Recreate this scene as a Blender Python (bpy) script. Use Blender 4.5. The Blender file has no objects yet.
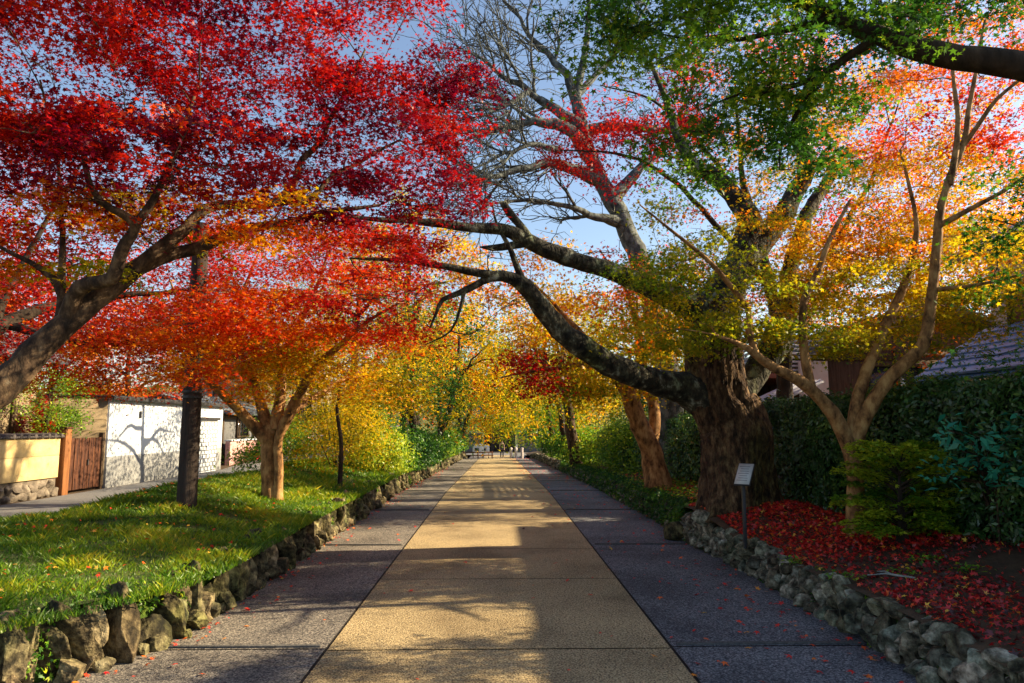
import bpy, math, random
import numpy as np
from mathutils import Vector, Matrix, Euler

rng = np.random.default_rng(7)
random.seed(7)
R_ = math.radians
SC = bpy.context.scene
COL = SC.collection

# ------------------------------------------------------------------ camera
CAMZ = 1.7
F = 700.0
cam_d = bpy.data.cameras.new('camera')
cam = bpy.data.objects.new('camera', cam_d)
COL.objects.link(cam)
cam.location = (0, 0, CAMZ)
cam.rotation_euler = Euler((R_(90 + 6.8), 0, R_(-1.22)), 'XYZ')
cam_d.sensor_width = 36.0
cam_d.lens = F / 1024 * 36.0
cam_d.clip_start = 0.05
cam_d.clip_end = 2000
SC.camera = cam
CM = np.array(cam.rotation_euler.to_matrix())


def P(px, py, D):
    """where the sight line of a photo pixel meets the plane D metres down the road"""
    d = CM @ np.array([(px - 512) / F, (341.5 - py) / F, -1.0])
    return np.array([0, 0, CAMZ]) + d * (D / d[1])


# ------------------------------------------------------------------ ground shape
def lerp(a, b, t):
    return a + (b - a) * t


def road_z(y):
    y = np.asarray(y, float)
    return np.where(y < 18, 0, np.where(y < 52, -.022 * (y - 18), np.where(y < 66, -.748 - .05 * (y - 52), -1.448)))


def xL(y):
    y = np.asarray(y, float)
    near = np.clip(6.2 - y, 0, 3.2)
    return -2.55 - .24 * near ** 1.9


def xR(y):
    y = np.asarray(y, float)
    return 2.87 - .14 * np.exp(-((y - 10.2) / .9) ** 2) - .12 * np.clip((y - 11) / 6, 0, 1)


def smooth(a, b, t):
    t = np.clip((t - a) / (b - a), 0, 1)
    return t * t * (3 - 2 * t)


def lane_z(y):
    y = np.asarray(y, float)
    return .02 + .055 * np.clip(y - 27, 0, 30)


def ground_z(x, y):
    x = np.asarray(x, float); y = np.asarray(y, float)
    rz = road_z(y)
    l = xL(y); r = xR(y)
    dl = l - x
    crest = 1.9 + 1.6 * smooth(10.5, 6.5, y)
    left = .46 + (.17 + .15 * smooth(8.3, 10.8, y)) * smooth(0, crest, dl) + .03 * np.sin(x * 1.7 + y * .9) * smooth(.2, 1., dl)
    left = left + rz
    lz = lane_z(y)
    left = lerp(left, lz, smooth(crest + .25, crest + 2.2, dl))
    dr = x - r
    right = rz + .33 + .22 * smooth(0, 2.4, dr) + .03 * np.sin(x * 2.3 + y * 1.3)
    right = right + .25 * np.exp(-(((x - 3.45) ** 2 + (y - 10.1) ** 2) / .9))
    z = np.where(dl > 0, left, np.where(dr > 0, right, rz))
    return z


# ------------------------------------------------------------------ noise
def _hash(i, j, k, s):
    h = (i * 374761393 + j * 668265263 + k * 1274126177 + s * 974634777) & 0xFFFFFFFF
    h = ((h ^ (h >> 13)) * 1274126177) & 0xFFFFFFFF
    return ((h ^ (h >> 16)) & 0xFFFF) / 65535.0


def vnoise(p, s=0):
    p = np.asarray(p, float)
    f = np.floor(p).astype(np.int64)
    t = p - f
    t = t * t * (3 - 2 * t)
    out = 0
    for a in (0, 1):
        for b in (0, 1):
            for c in (0, 1):
                w = (t[..., 0] if a else 1 - t[..., 0]) * (t[..., 1] if b else 1 - t[..., 1]) * (t[..., 2] if c else 1 - t[..., 2])
                out = out + w * _hash(f[..., 0] + a, f[..., 1] + b, f[..., 2] + c, s)
    return out * 2 - 1


def fbm(p, s=0, o=3):
    p = np.asarray(p, float)
    a, r = 1.0, 0
    for k in range(o):
        r = r + a * vnoise(p * 2 ** k, s + k)
        a *= .5
    return r


# ------------------------------------------------------------------ objects
def tag(o, label=None, cat=None, group=None, kind=None):
    if label: o['label'] = label
    if cat: o['category'] = cat
    if group: o['group'] = group
    if kind: o['kind'] = kind
    return o


def thing(name, label, cat, loc=(0, 0, 0), group=None):
    o = bpy.data.objects.new(name, None)
    COL.objects.link(o)
    o.location = [float(v) for v in loc]
    o.empty_display_size = .2
    return tag(o, label, cat, group)


class MB:
    """collects vertices and faces, then links them as one mesh object"""

    def __init__(s):
        s.v = []; s.f = {}; s.n = 0; s.att = {}

    def add(s, verts, faces, tint=None):
        """verts (n,3); faces (m,k) array of indices into verts; tint per face"""
        verts = np.asarray(verts, float).reshape(-1, 3)
        faces = np.asarray(faces, np.int64)
        k = faces.shape[1]
        s.v.append(verts)
        s.f.setdefault(k, []).append(faces + s.n)
        s.att.setdefault(k, []).append(np.zeros(len(faces)) if tint is None else np.broadcast_to(np.asarray(tint, float), (len(faces),)))
        s.n += len(verts)

    def box(s, c, size, rot=None, taper=1.0):
        hx, hy, hz = [q / 2 for q in size]
        v = np.array([[x, y, z] for z in (-hz, hz) for y in (-hy, hy) for x in (-hx, hx)], float)
        if taper != 1.0: v[4:, :2] *= taper
        if rot is not None: v = v @ np.array(rot).T
        s.add(v + np.array(c, float), [[0, 2, 3, 1], [4, 5, 7, 6], [0, 1, 5, 4], [2, 6, 7, 3], [0, 4, 6, 2], [1, 3, 7, 5]])

    def tube(s, pts, rad, n=8, rough=0, seed=0, caps=True, ridge=0, rfun=None):
        pts = np.asarray(pts, float); rad = np.asarray(rad, float)
        m = len(pts)
        tan = np.gradient(pts, axis=0)
        tan /= np.linalg.norm(tan, axis=1, keepdims=True) + 1e-9
        up = np.array([0, 0, 1.]) if abs(tan[0, 2]) < .9 else np.array([1., 0, 0])
        u = np.cross(tan[0], up); u /= np.linalg.norm(u)
        th = np.linspace(0, 2 * math.pi, n, endpoint=False)
        rings = np.zeros((m, n, 3))
        for i in range(m):
            u = u - tan[i] * u.dot(tan[i]); u /= np.linalg.norm(u) + 1e-9
            w = np.cross(tan[i], u)
            rr = rad[i] * np.ones(n)
            if rfun is not None: rr = rfun(i, th, rr)
            rings[i] = pts[i] + (np.cos(th) * rr)[:, None] * u + (np.sin(th) * rr)[:, None] * w
        if rough:
            nv = fbm(rings * (1.0 / (rad[:, None, None].clip(.02) * 1.3)) * np.array([1, 1, .6]), seed, 2)
            rings += (rings - pts[:, None, :]) * (rough * nv)[..., None]
        v = rings.reshape(-1, 3)
        i = np.arange(m - 1)[:, None] * n; j = np.arange(n)[None]; j2 = (j + 1) % n
        f = np.stack([i + j, i + j2, i + n + j2, i + n + j], -1).reshape(-1, 4)
        s.add(v, f)
        if caps:
            for k, o in ((0, -1), (m - 1, 1)):
                ring = rings[k]
                c = pts[k][None]
                idx = np.arange(n); nx = (idx + 1) % n
                s.add(np.vstack([ring, c]), np.stack([idx, nx, np.full(n, n)] if o > 0 else [nx, idx, np.full(n, n)], -1))

    def grid(s, X, Y, Z):
        m, n = X.shape
        v = np.stack([X, Y, Z], -1).reshape(-1, 3)
        i = np.arange(m - 1)[:, None] * n; j = np.arange(n - 1)[None]
        s.add(v, np.stack([i + j, i + j + 1, i + n + j + 1, i + n + j], -1).reshape(-1, 4))

    def build(s, name, mat, parent=None, smooth_=False, bevel=0, top=True):
        me = bpy.data.meshes.new(name)
        V = np.vstack(s.v)
        if parent is not None:
            loc = Vector((0, 0, 0)); q = parent
            while q is not None:
                loc += q.location; q = q.parent
            V = V - np.array(loc)
        ks = sorted(s.f)
        loops = np.concatenate([np.vstack(s.f[k]).reshape(-1) for k in ks])
        sizes = np.concatenate([np.full(sum(len(a) for a in s.f[k]), k) for k in ks])
        tint = np.concatenate([np.concatenate(s.att[k]) for k in ks])
        me.vertices.add(len(V)); me.vertices.foreach_set('co', V.astype(np.float32).ravel())
        me.loops.add(len(loops)); me.loops.foreach_set('vertex_index', loops.astype(np.int32))
        me.polygons.add(len(sizes))
        st = np.concatenate([[0], np.cumsum(sizes)[:-1]])
        me.polygons.foreach_set('loop_start', st.astype(np.int32))
        me.polygons.foreach_set('loop_total', sizes.astype(np.int32))
        if np.any(tint != 0):
            a = me.attributes.new('tint', 'FLOAT', 'FACE')
            a.data.foreach_set('value', tint.astype(np.float32))
        me.update(calc_edges=True)
        if smooth_:
            me.polygons.foreach_set('use_smooth', np.ones(len(sizes), bool))
        me.materials.append(mat)
        o = bpy.data.objects.new(name, me)
        COL.objects.link(o)
        if parent is not None: o.parent = parent
        if bevel:
            b = o.modifiers.new('edge', 'BEVEL'); b.width = bevel; b.segments = 2; b.limit_method = 'ANGLE'
        return o


# ------------------------------------------------------------------ materials
def new_mat(name):
    m = bpy.data.materials.new(name); m.use_nodes = True
    nt = m.node_tree; nt.nodes.clear()
    return m, nt, nt.nodes, nt.links


def ramp_node(N, stops):
    r = N.new('ShaderNodeValToRGB')
    e = r.color_ramp.elements
    while len(e) < len(stops): e.new(.5)
    for k, (p, c) in enumerate(stops):
        e[k].position = p; e[k].color = (*c, 1)
    return r


def surf(name, stops, scale=5, rough=.85, bump=.3, bscale=None, detail=6, spec=.3, stretch=(1, 1, 1), second=None, metal=0, bdist=.03, tinted=0):
    """noise coloured surface with bump. second = (scale, strength, stops) multiplies blotches of a second noise"""
    m, nt, N, L = new_mat(name)
    out = N.new('ShaderNodeOutputMaterial'); b = N.new('ShaderNodeBsdfPrincipled')
    L.new(b.outputs[0], out.inputs[0])
    tc = N.new('ShaderNodeTexCoord'); mp = N.new('ShaderNodeMapping')
    mp.inputs['Scale'].default_value = stretch
    L.new(tc.outputs['Object'], mp.inputs[0])
    n = N.new('ShaderNodeTexNoise'); n.inputs['Scale'].default_value = scale; n.inputs['Detail'].default_value = detail
    n.inputs['Roughness'].default_value = .65
    L.new(mp.outputs[0], n.inputs['Vector'])
    r = ramp_node(N, stops); L.new(n.outputs[0], r.inputs[0])
    col = r.outputs[0]
    if second:
        n2 = N.new('ShaderNodeTexNoise'); n2.inputs['Scale'].default_value = second[0]; n2.inputs['Detail'].default_value = 4
        L.new(mp.outputs[0], n2.inputs['Vector'])
        r2 = ramp_node(N, second[2]); L.new(n2.outputs[0], r2.inputs[0])
        mx = N.new('ShaderNodeMix'); mx.data_type = 'RGBA'; mx.blend_type = 'MULTIPLY'
        mx.inputs[0].default_value = second[1]
        L.new(col, mx.inputs[6]); L.new(r2.outputs[0], mx.inputs[7]); col = mx.outputs[2]
    if tinted:      # each stone its own shade
        at = N.new('ShaderNodeAttribute'); at.attribute_name = 'tint'
        r4 = ramp_node(N, [(0, (.35, .36, .34)), (.25, (.8, .74, .64)), (.5, (.82, .95, .92)), (.75, (1.15, 1.1, 1.05)), (1, (1.7, 1.7, 1.7))])
        L.new(at.outputs['Fac'], r4.inputs[0])
        mx = N.new('ShaderNodeMix'); mx.data_type = 'RGBA'; mx.blend_type = 'MULTIPLY'; mx.inputs[0].default_value = tinted
        L.new(col, mx.inputs[6]); L.new(r4.outputs[0], mx.inputs[7]); col = mx.outputs[2]
    L.new(col, b.inputs['Base Color'])
    b.inputs['Roughness'].default_value = rough
    b.inputs['Specular IOR Level'].default_value = spec
    b.inputs['Metallic'].default_value = metal
    if bump:
        n3 = N.new('ShaderNodeTexNoise'); n3.inputs['Scale'].default_value = bscale or scale * 3; n3.inputs['Detail'].default_value = 5
        L.new(mp.outputs[0], n3.inputs['Vector'])
        bp = N.new('ShaderNodeBump'); bp.inputs['Strength'].default_value = bump; bp.inputs['Distance'].default_value = bdist
        L.new(n3.outputs[0], bp.inputs['Height']); L.new(bp.outputs[0], b.inputs['Normal'])
    return m


def leaf_mat(name, stops, trans=.5, gloss=.05, grough=.4):
    m, nt, N, L = new_mat(name)
    out = N.new('ShaderNodeOutputMaterial')
    at = N.new('ShaderNodeAttribute'); at.attribute_name = 'tint'
    r = ramp_node(N, stops); L.new(at.outputs['Fac'], r.inputs[0])
    d = N.new('ShaderNodeBsdfDiffuse'); t = N.new('ShaderNodeBsdfTranslucent')
    L.new(r.outputs[0], d.inputs[0]); L.new(r.outputs[0], t.inputs[0])
    mx = N.new('ShaderNodeMixShader'); mx.inputs[0].default_value = trans
    L.new(d.outputs[0], mx.inputs[1]); L.new(t.outputs[0], mx.inputs[2])
    g = N.new('ShaderNodeBsdfGlossy'); g.inputs['Roughness'].default_value = grough
    g.inputs['Color'].default_value = (1, 1, 1, 1)
    m2 = N.new('ShaderNodeMixShader'); m2.inputs[0].default_value = gloss
    L.new(mx.outputs[0], m2.inputs[1]); L.new(g.outputs[0], m2.inputs[2])
    L.new(m2.outputs[0], out.inputs[0])
    return m


AUTUMN = [(0.0, (.02, .09, .006)), (.14, (.08, .18, .008)), (.27, (.27, .29, .010)), (.40, (.74, .50, .008)), (.52, (.76, .24, .005)),
          (.64, (.68, .075, .004)), (.76, (.56, .020, .004)), (.88, (.36, .005, .008)), (1.0, (.10, .002, .018))]
M_AUT = leaf_mat('autumn_leaf', AUTUMN, .45, .012)
M_YEL = leaf_mat('golden_leaf', AUTUMN, .6, .012)
M_GRN = leaf_mat('green_leaf', [(0, (.008, .045, .014)), (.3, (.018, .075, .012)), (.6, (.06, .18, .014)), (.8, (.20, .36, .016)), (1, (.55, .58, .03))], .45, .025)
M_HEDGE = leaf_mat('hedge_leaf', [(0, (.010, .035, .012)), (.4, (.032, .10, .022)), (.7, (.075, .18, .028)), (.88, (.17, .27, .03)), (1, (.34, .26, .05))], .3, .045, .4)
M_TEAL = leaf_mat('broad_leaf', [(0, (.016, .20, .13)), (.6, (.06, .38, .22)), (1, (.5, .55, .05))], .35, .03, .4)
M_LITTER = leaf_mat('fallen_leaf', [(0, (.05, .012, .012)), (.2, (.16, .02, .02)), (.45, (.55, .015, .02)), (.7, (.75, .04, .02)), (.85, (.8, .20, .02)), (1, (.75, .50, .06))], .15, .04)
M_GRASS = leaf_mat('grass_blade', [(0, (.03, .10, .008)), (.4, (.10, .22, .010)), (.65, (.27, .36, .014)), (.85, (.46, .44, .02)), (1, (.62, .42, .04))], .5, .02)
M_BARK_DK = surf('bark_dark', [(.3, (.010, .007, .005)), (.55, (.035, .024, .016)), (.75, (.085, .06, .038))], 9, .95, .9, 16, stretch=(1, 1, .35))
M_BARK_BIG = surf('bark_old', [(.34, (.010, .007, .005)), (.46, (.055, .032, .018)), (.56, (.13, .082, .045)), (.68, (.24, .175, .10))], 15, .95, 1., 24, stretch=(1, 1, .42),
                  second=(1.3, .85, [(.34, (.45, .36, .32)), (.5, (1, .92, .8)), (.64, (.6, .8, .36))]), bdist=.08)
M_BARK_LIMB = surf('bark_lichen', [(.36, (.008, .008, .007)), (.48, (.03, .028, .022)), (.57, (.075, .07, .05)), (.63, (.22, .23, .19)), (.75, (.30, .32, .26))], 8, .95, 1., 18, stretch=(1, 1, .6),
                  second=(2.0, .7, [(.36, (.5, .45, .4)), (.5, (1, 1, .95)), (.66, (.6, .8, .35))]), bdist=.06)
M_BARK_GREY = surf('bark_grey', [(.34, (.02, .024, .025)), (.48, (.065, .077, .076)), (.6, (.15, .17, .165)), (.72, (.07, .09, .055))], 8, .9, .7, 12, stretch=(1, 1, .6))
M_BARK_TAN = surf('bark_tan', [(.36, (.06, .027, .010)), (.5, (.25, .125, .045)), (.64, (.42, .25, .10))], 9, .85, .5, 14, stretch=(1, 1, .5))
M_BARK_MAPLE = surf('bark_maple', [(.36, (.014, .009, .006)), (.5, (.052, .031, .018)), (.62, (.125, .08, .045)), (.72, (.19, .15, .10))], 12, .88, .8, 20, stretch=(1, 1, .5))


# ------------------------------------------------------------------ leaves
def star_leaf():
    ang = np.radians([-118, -58, 0, 58, 118]); ln = np.array([.5, .86, 1., .86, .5])
    va = np.radians([-165, -88, -29, 29, 88, 165]); vl = np.array([.16, .3, .36, .36, .3, .16])
    v = [[0, -.05, 0]]
    v += [[math.sin(a) * l, math.cos(a) * l, -.16 * l * l] for a, l in zip(va, vl)]
    v += [[math.sin(a) * l, math.cos(a) * l, -.22 * l * l] for a, l in zip(ang, ln)]
    f = [[0, 1 + i, 7 + i, 2 + i] for i in range(5)]
    return np.array(v, float) * .62, np.array(f)


def oval_leaf(w=.5):
    v = [[0, -.6, 0], [w * .5, -.1, .07], [0, .7, -.1], [-w * .5, -.1, .07]]
    return np.array(v, float), np.array([[0, 1, 2, 3]])


def sprig_leaf():
    """three narrow blades"""
    v = []; f = []
    for k, a in enumerate((-.7, 0, .7)):
        c, s = math.cos(a), math.sin(a)
        for x, y, z in ((0, -.1, 0), (.13, .3, .04), (0, .75, -.06), (-.13, .3, .04)):
            v.append([x * c + y * s, -x * s + y * c, z])
        f.append([4 * k, 4 * k + 1, 4 * k + 2, 4 * k + 3])
    return np.array(v, float), np.array(f)


STAR, OVAL, SPRIG = star_leaf(), oval_leaf(.55), sprig_leaf()


def scatter_leaves(mb, pos, size, tint, kind, tilt=.6, seed=0, flat=None):
    """one leaf per position, random yaw, normal tilted by about tilt radians from straight up (or from flat[i])"""
    n = len(pos)
    if n == 0: return
    r = np.random.default_rng(seed)
    tv, tf = kind
    nz = r.normal(0, tilt, (n, 3)) + (np.array([0, 0, 1.]) if flat is None else flat)
    nz /= np.linalg.norm(nz, axis=1, keepdims=True) + 1e-9
    a = r.normal(0, 1, (n, 3))
    ux = np.cross(a, nz); ux /= np.linalg.norm(ux, axis=1, keepdims=True) + 1e-9
    uy = np.cross(nz, ux)
    s = np.broadcast_to(size, (n,)) * r.uniform(.45, 1.35, n)
    M = np.stack([ux, uy, nz], 1) * s[:, None, None]      # rows
    V = np.einsum('vk,nkc->nvc', tv, M) + pos[:, None, :]
    Fc = tf[None] + (np.arange(n) * len(tv))[:, None, None]
    mb.add(V.reshape(-1, 3), Fc.reshape(-1, tf.shape[1]), np.repeat(np.clip(tint, .002, 1), len(tf)))


# ------------------------------------------------------------------ trees
def spline(ctrl, step=.12, jit=0, seed=0):
    """Catmull-Rom through (x,y,z,r) control points"""
    c = np.asarray(ctrl, float)
    c = np.vstack([2 * c[0] - c[1], c, 2 * c[-1] - c[-2]])
    out = []
    for i in range(1, len(c) - 2):
        d = np.linalg.norm(c[i + 1, :3] - c[i, :3]); n = max(2, int(d / step))
        t = np.linspace(0, 1, n, endpoint=False)[:, None]
        a, b, e, g = c[i - 1], c[i], c[i + 1], c[i + 2]
        out.append(.5 * (2 * b + (e - a) * t + (2 * a - 5 * b + 4 * e - g) * t ** 2 + (3 * b - a - 3 * e + g) * t ** 3))
    out.append(c[-2][None])
    o = np.vstack(out)
    if jit:
        w = np.sin(np.linspace(0, math.pi, len(o)))[:, None]
        o[:, :3] += w * jit * np.stack([fbm(o[:, :3] * 1.7 + 10 * k, seed + k, 2) for k in range(3)], -1)
    o[:, 3] = np.maximum(o[:, 3], .003)
    return o


class Tree:
    def __init__(s, name, label, base, bark, leafmat=None, group=None, seed=0, cat='tree'):
        s.base = np.array(base, float)
        s.t = thing(name, label, cat, base, group)
        s.bark = bark; s.lm = leafmat; s.seed = seed
        s.rng = np.random.default_rng(seed)
        s.nodes = []; s.nr = []
        s.tw = MB(); s.lf = MB(); s.limbs = []

    def limb(s, ctrl, part='limb', n=10, jit=.05, rough=.1, step=.12, rfun=None, node=True):
        sp = spline(ctrl, step, jit, s.seed + len(s.limbs) * 7)
        m = MB(); m.tube(sp[:, :3], sp[:, 3], n, rough, s.seed + len(s.limbs), rfun=rfun)
        m.build(part, s.bark, s.t, True)
        s.limbs.append(sp)
        if node:
            for q in sp[::2]:
                s.nodes.append(q[:3]); s.nr.append(q[3])
        return sp

    def rects(s, rs):
        """crown clusters from (x0,x1,y0,y1,D0,D1,n,tint,spread)"""
        C = []
        for x0, x1, y0, y1, d0, d1, n, ti, sd in rs:
            for _ in range(n):
                p = P(s.rng.uniform(x0, x1), s.rng.uniform(y0, y1), s.rng.uniform(d0, d1) * DS)
                C.append((*p, ti + s.rng.normal(0, sd)))
        return np.array(C)

    def grow(s, C, Rc=.4, twig_r=.012, fine=4, fine_r=.0035, arch=.15):
        """branch out from the limbs to every cluster, nearest first"""
        C = np.array(C, float)
        left = list(range(len(C)))
        nodes = np.array(s.nodes); nr = np.array(s.nr)
        d = np.array([np.min(np.linalg.norm(nodes - C[i, :3], axis=1)) for i in left])
        order = np.argsort(d)
        for i in order:
            c = C[i, :3]
            dist = np.linalg.norm(nodes - c, axis=1) + np.maximum(0, nodes[:, 2] - c[2]) * .6 + (nr > .12) * .25
            k = int(np.argmin(dist)); p0 = nodes[k]; L = np.linalg.norm(c - p0)
            if L < .05: continue
            m = max(4, int(L / .13))
            t = np.linspace(0, 1, m)[:, None]
            mid = .5 * (p0 + c) + np.array([0, 0, 1]) * arch * L * s.rng.uniform(-.4, 1) + s.rng.normal(0, .1, 3) * L
            pts = (1 - t) ** 2 * p0 + 2 * t * (1 - t) * mid + t ** 2 * c
            pts[1:-1] += s.rng.normal(0, .012, (m - 2, 3)) * min(1, L)
            r0 = min(nr[k] * .75, twig_r * (.5 + .55 * L)); r0 = max(r0, .004)
            rad = np.linspace(r0, max(.0035, r0 * .3), m)
            s.tw.tube(pts, rad, 5, caps=False)
            nodes = np.vstack([nodes, pts[1:]]); nr = np.concatenate([nr, rad[1:]])
            for _ in range(fine):
                a = s.rng.uniform(0, 6.283); l = Rc * s.rng.uniform(.5, 1.0)
                e = c + np.array([math.cos(a) * l, math.sin(a) * l, s.rng.normal(0, .12) * l])
                s0 = pts[-1 - s.rng.integers(0, max(1, min(3, m - 2)))]
                mm = .5 * (s0 + e) + s.rng.normal(0, .05, 3) * l + np.array([0, 0, .08 * l])
                s.tw.tube(np.array([s0, mm, e]), [fine_r * 1.3, fine_r, fine_r * .5], 3, caps=False)
        return C

    def leaves(s, C, per, Rc, size, kind=STAR, thick=.22, sd=.05, tilt=.6, droop=.25, zgrad=0, z0=0, gap=-.42):
        for_n = len(C)
        n = for_n * per
        idx = np.repeat(np.arange(for_n), per)
        sc = s.rng.uniform(.6, 1.25, for_n)[idx]
        r = Rc * sc * np.sqrt(s.rng.uniform(0, 1, n)) * (1 + .25 * s.rng.normal(0, 1, n))
        a = s.rng.uniform(0, 6.283, n)
        el = s.rng.uniform(.6, 1.5, for_n)[idx]; ro = s.rng.uniform(0, 6.283, for_n)[idx]
        x = r * np.cos(a) * el; y = r * np.sin(a) / el
        q = np.stack([x * np.cos(ro) - y * np.sin(ro), x * np.sin(ro) + y * np.cos(ro),
                      s.rng.normal(0, thick * Rc, n) - droop * r * r / Rc], -1)
        pos = C[idx, :3] + q
        keep = vnoise(pos * 4.5, 3) + .5 * vnoise(pos * 11, 4) > gap
        ti = C[idx, 3] + s.rng.normal(0, sd, n) + zgrad * (pos[:, 2] - z0) + .05 * vnoise(pos * 1.8, 5)
        scatter_leaves(s.lf, pos[keep], size, ti[keep], kind, tilt, s.seed + 99)

    def done(s):
        if s.tw.v:
            o = s.tw.build('twigs', s.bark, s.t, True); o['kind'] = 'stuff'
        if s.lf.v:
            s.lf.build('crown', s.lm, s.t)
        return s.t


DS = 1.0      # pushes a whole tree farther back


def PL(pts):
    """(px,py,D,r) list to world control points"""
    return [(*P(a, b, c * DS), r) for a, b, c, r in pts]


def ellip(r, n, c, rad, tint, sd, shell=.35, zc=None):
    """clusters in an ellipsoid, biased to its outer shell"""
    v = r.normal(0, 1, (n, 3)); v /= np.linalg.norm(v, axis=1, keepdims=True)
    q = r.uniform(shell, 1, n) ** .6
    p = np.array(c) + v * q[:, None] * np.array(rad)
    p += r.normal(0, .12, (n, 3)) * np.array(rad)
    return np.column_stack([p, tint + r.normal(0, sd, n)])


def auto_tree(name, label, x, y, h, cr, tint, sd=.08, n=70, per=120, size=.11, bark=None, lm=None, group=None, seed=1, tr=.16, lean=(0, 0),
              kind=OVAL, crown_z=.62, flat=.75, Rc=.75, zg=0, cat='tree', nl=6, thick=.35):
    z = float(ground_z(x, y))
    T = Tree(name, label, (x, y, z), bark or M_BARK_DK, lm or M_YEL, group, seed, cat)
    r = T.rng
    top = np.array([x + lean[0], y + lean[1], z + h * .6])
    b = np.array([x, y, z - .1])
    mid = .5 * (b + top) + np.array([r.normal(0, .12), r.normal(0, .12), 0])
    T.limb([(*b, tr * 1.35), (*(b + (mid - b) * .25), tr), (*mid, tr * .85), (*top, tr * .5), (*(top + (0, 0, h * .25)), tr * .15)], 'trunk', 9, .08, .12, .2)
    cc = np.array([x + lean[0], y + lean[1], z + h * crown_z])
    for k in range(nl):
        a = k * 6.283 / nl + r.uniform(-.4, .4); st = lerp(mid, top, r.uniform(0, 1)); e = cc + np.array([math.cos(a) * cr * .7, math.sin(a) * cr * .7, r.uniform(-.1, .3) * h * .4])
        m2 = lerp(st, e, .5) + np.array([0, 0, .1 * cr])
        T.limb([(*st, tr * .45), (*m2, tr * .3), (*e, tr * .08)], 'limb', 6, .1, .1, .25)
    C = ellip(r, n, cc, (cr, cr, h * flat * .5), tint, sd)
    C = C[C[:, 2] > z + .6]
    C[:, 3] += zg * (C[:, 2] - cc[2])
    T.grow(C, Rc, .02, 2, .006)
    T.leaves(C, per, Rc, size, kind, thick, .06, .95)
    return T.done()


def shrub(name, label, x, y, rx, ry, h, mat, tint, sd=.1, n=5000, size=.06, kind=OVAL, group=None, seed=1, cat='shrub', stems=6, base=None):
    z = float(ground_z(x, y)) if base is None else base
    t = thing(name, label, cat, (x, y, z), group)
    r = np.random.default_rng(seed)
    m = MB()
    for k in range(stems):
        a = r.uniform(0, 6.283); q = r.uniform(.2, .7)
        e = np.array([x + math.cos(a) * rx * q, y + math.sin(a) * ry * q, z + h * r.uniform(.5, .85)])
        b0 = np.array([x + r.normal(0, .06), y + r.normal(0, .06), z - .05])
        m.tube(np.array([b0, .5 * (b0 + e) + r.normal(0, .05, 3), e]), [.02, .014, .005], 5)
    m.build('stem', M_BARK_DK, t, True)
    nc = max(12, n // 90)
    v = r.normal(0, 1, (nc, 3)); v /= np.linalg.norm(v, axis=1, keepdims=True)
    v[:, 2] = np.abs(v[:, 2]) * 1.1 - .15
    q = r.uniform(.55, 1., nc)
    c = np.array([x, y, z + h * .22]) + v * q[:, None] * np.array([rx, ry, h * .72])
    lump = .26 * min(rx, ry, h) + .05
    idx = r.integers(0, nc, n)
    p = c[idx] + r.normal(0, 1, (n, 3)) * lump * np.array([.6, .6, .5])
    p[:, 2] = np.maximum(p[:, 2], z + .03)
    ti = tint + r.normal(0, sd, nc)[idx] + r.normal(0, sd * .7, n)
    nrm = (p - np.array([x, y, z + h * .2])); nrm /= np.linalg.norm(nrm, axis=1, keepdims=True)
    f = MB(); scatter_leaves(f, p, size, ti, kind, .55, seed, flat=nrm * .6 + np.array([0, 0, .5]))
    f.build('foliage', mat, t)
    return t


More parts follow.
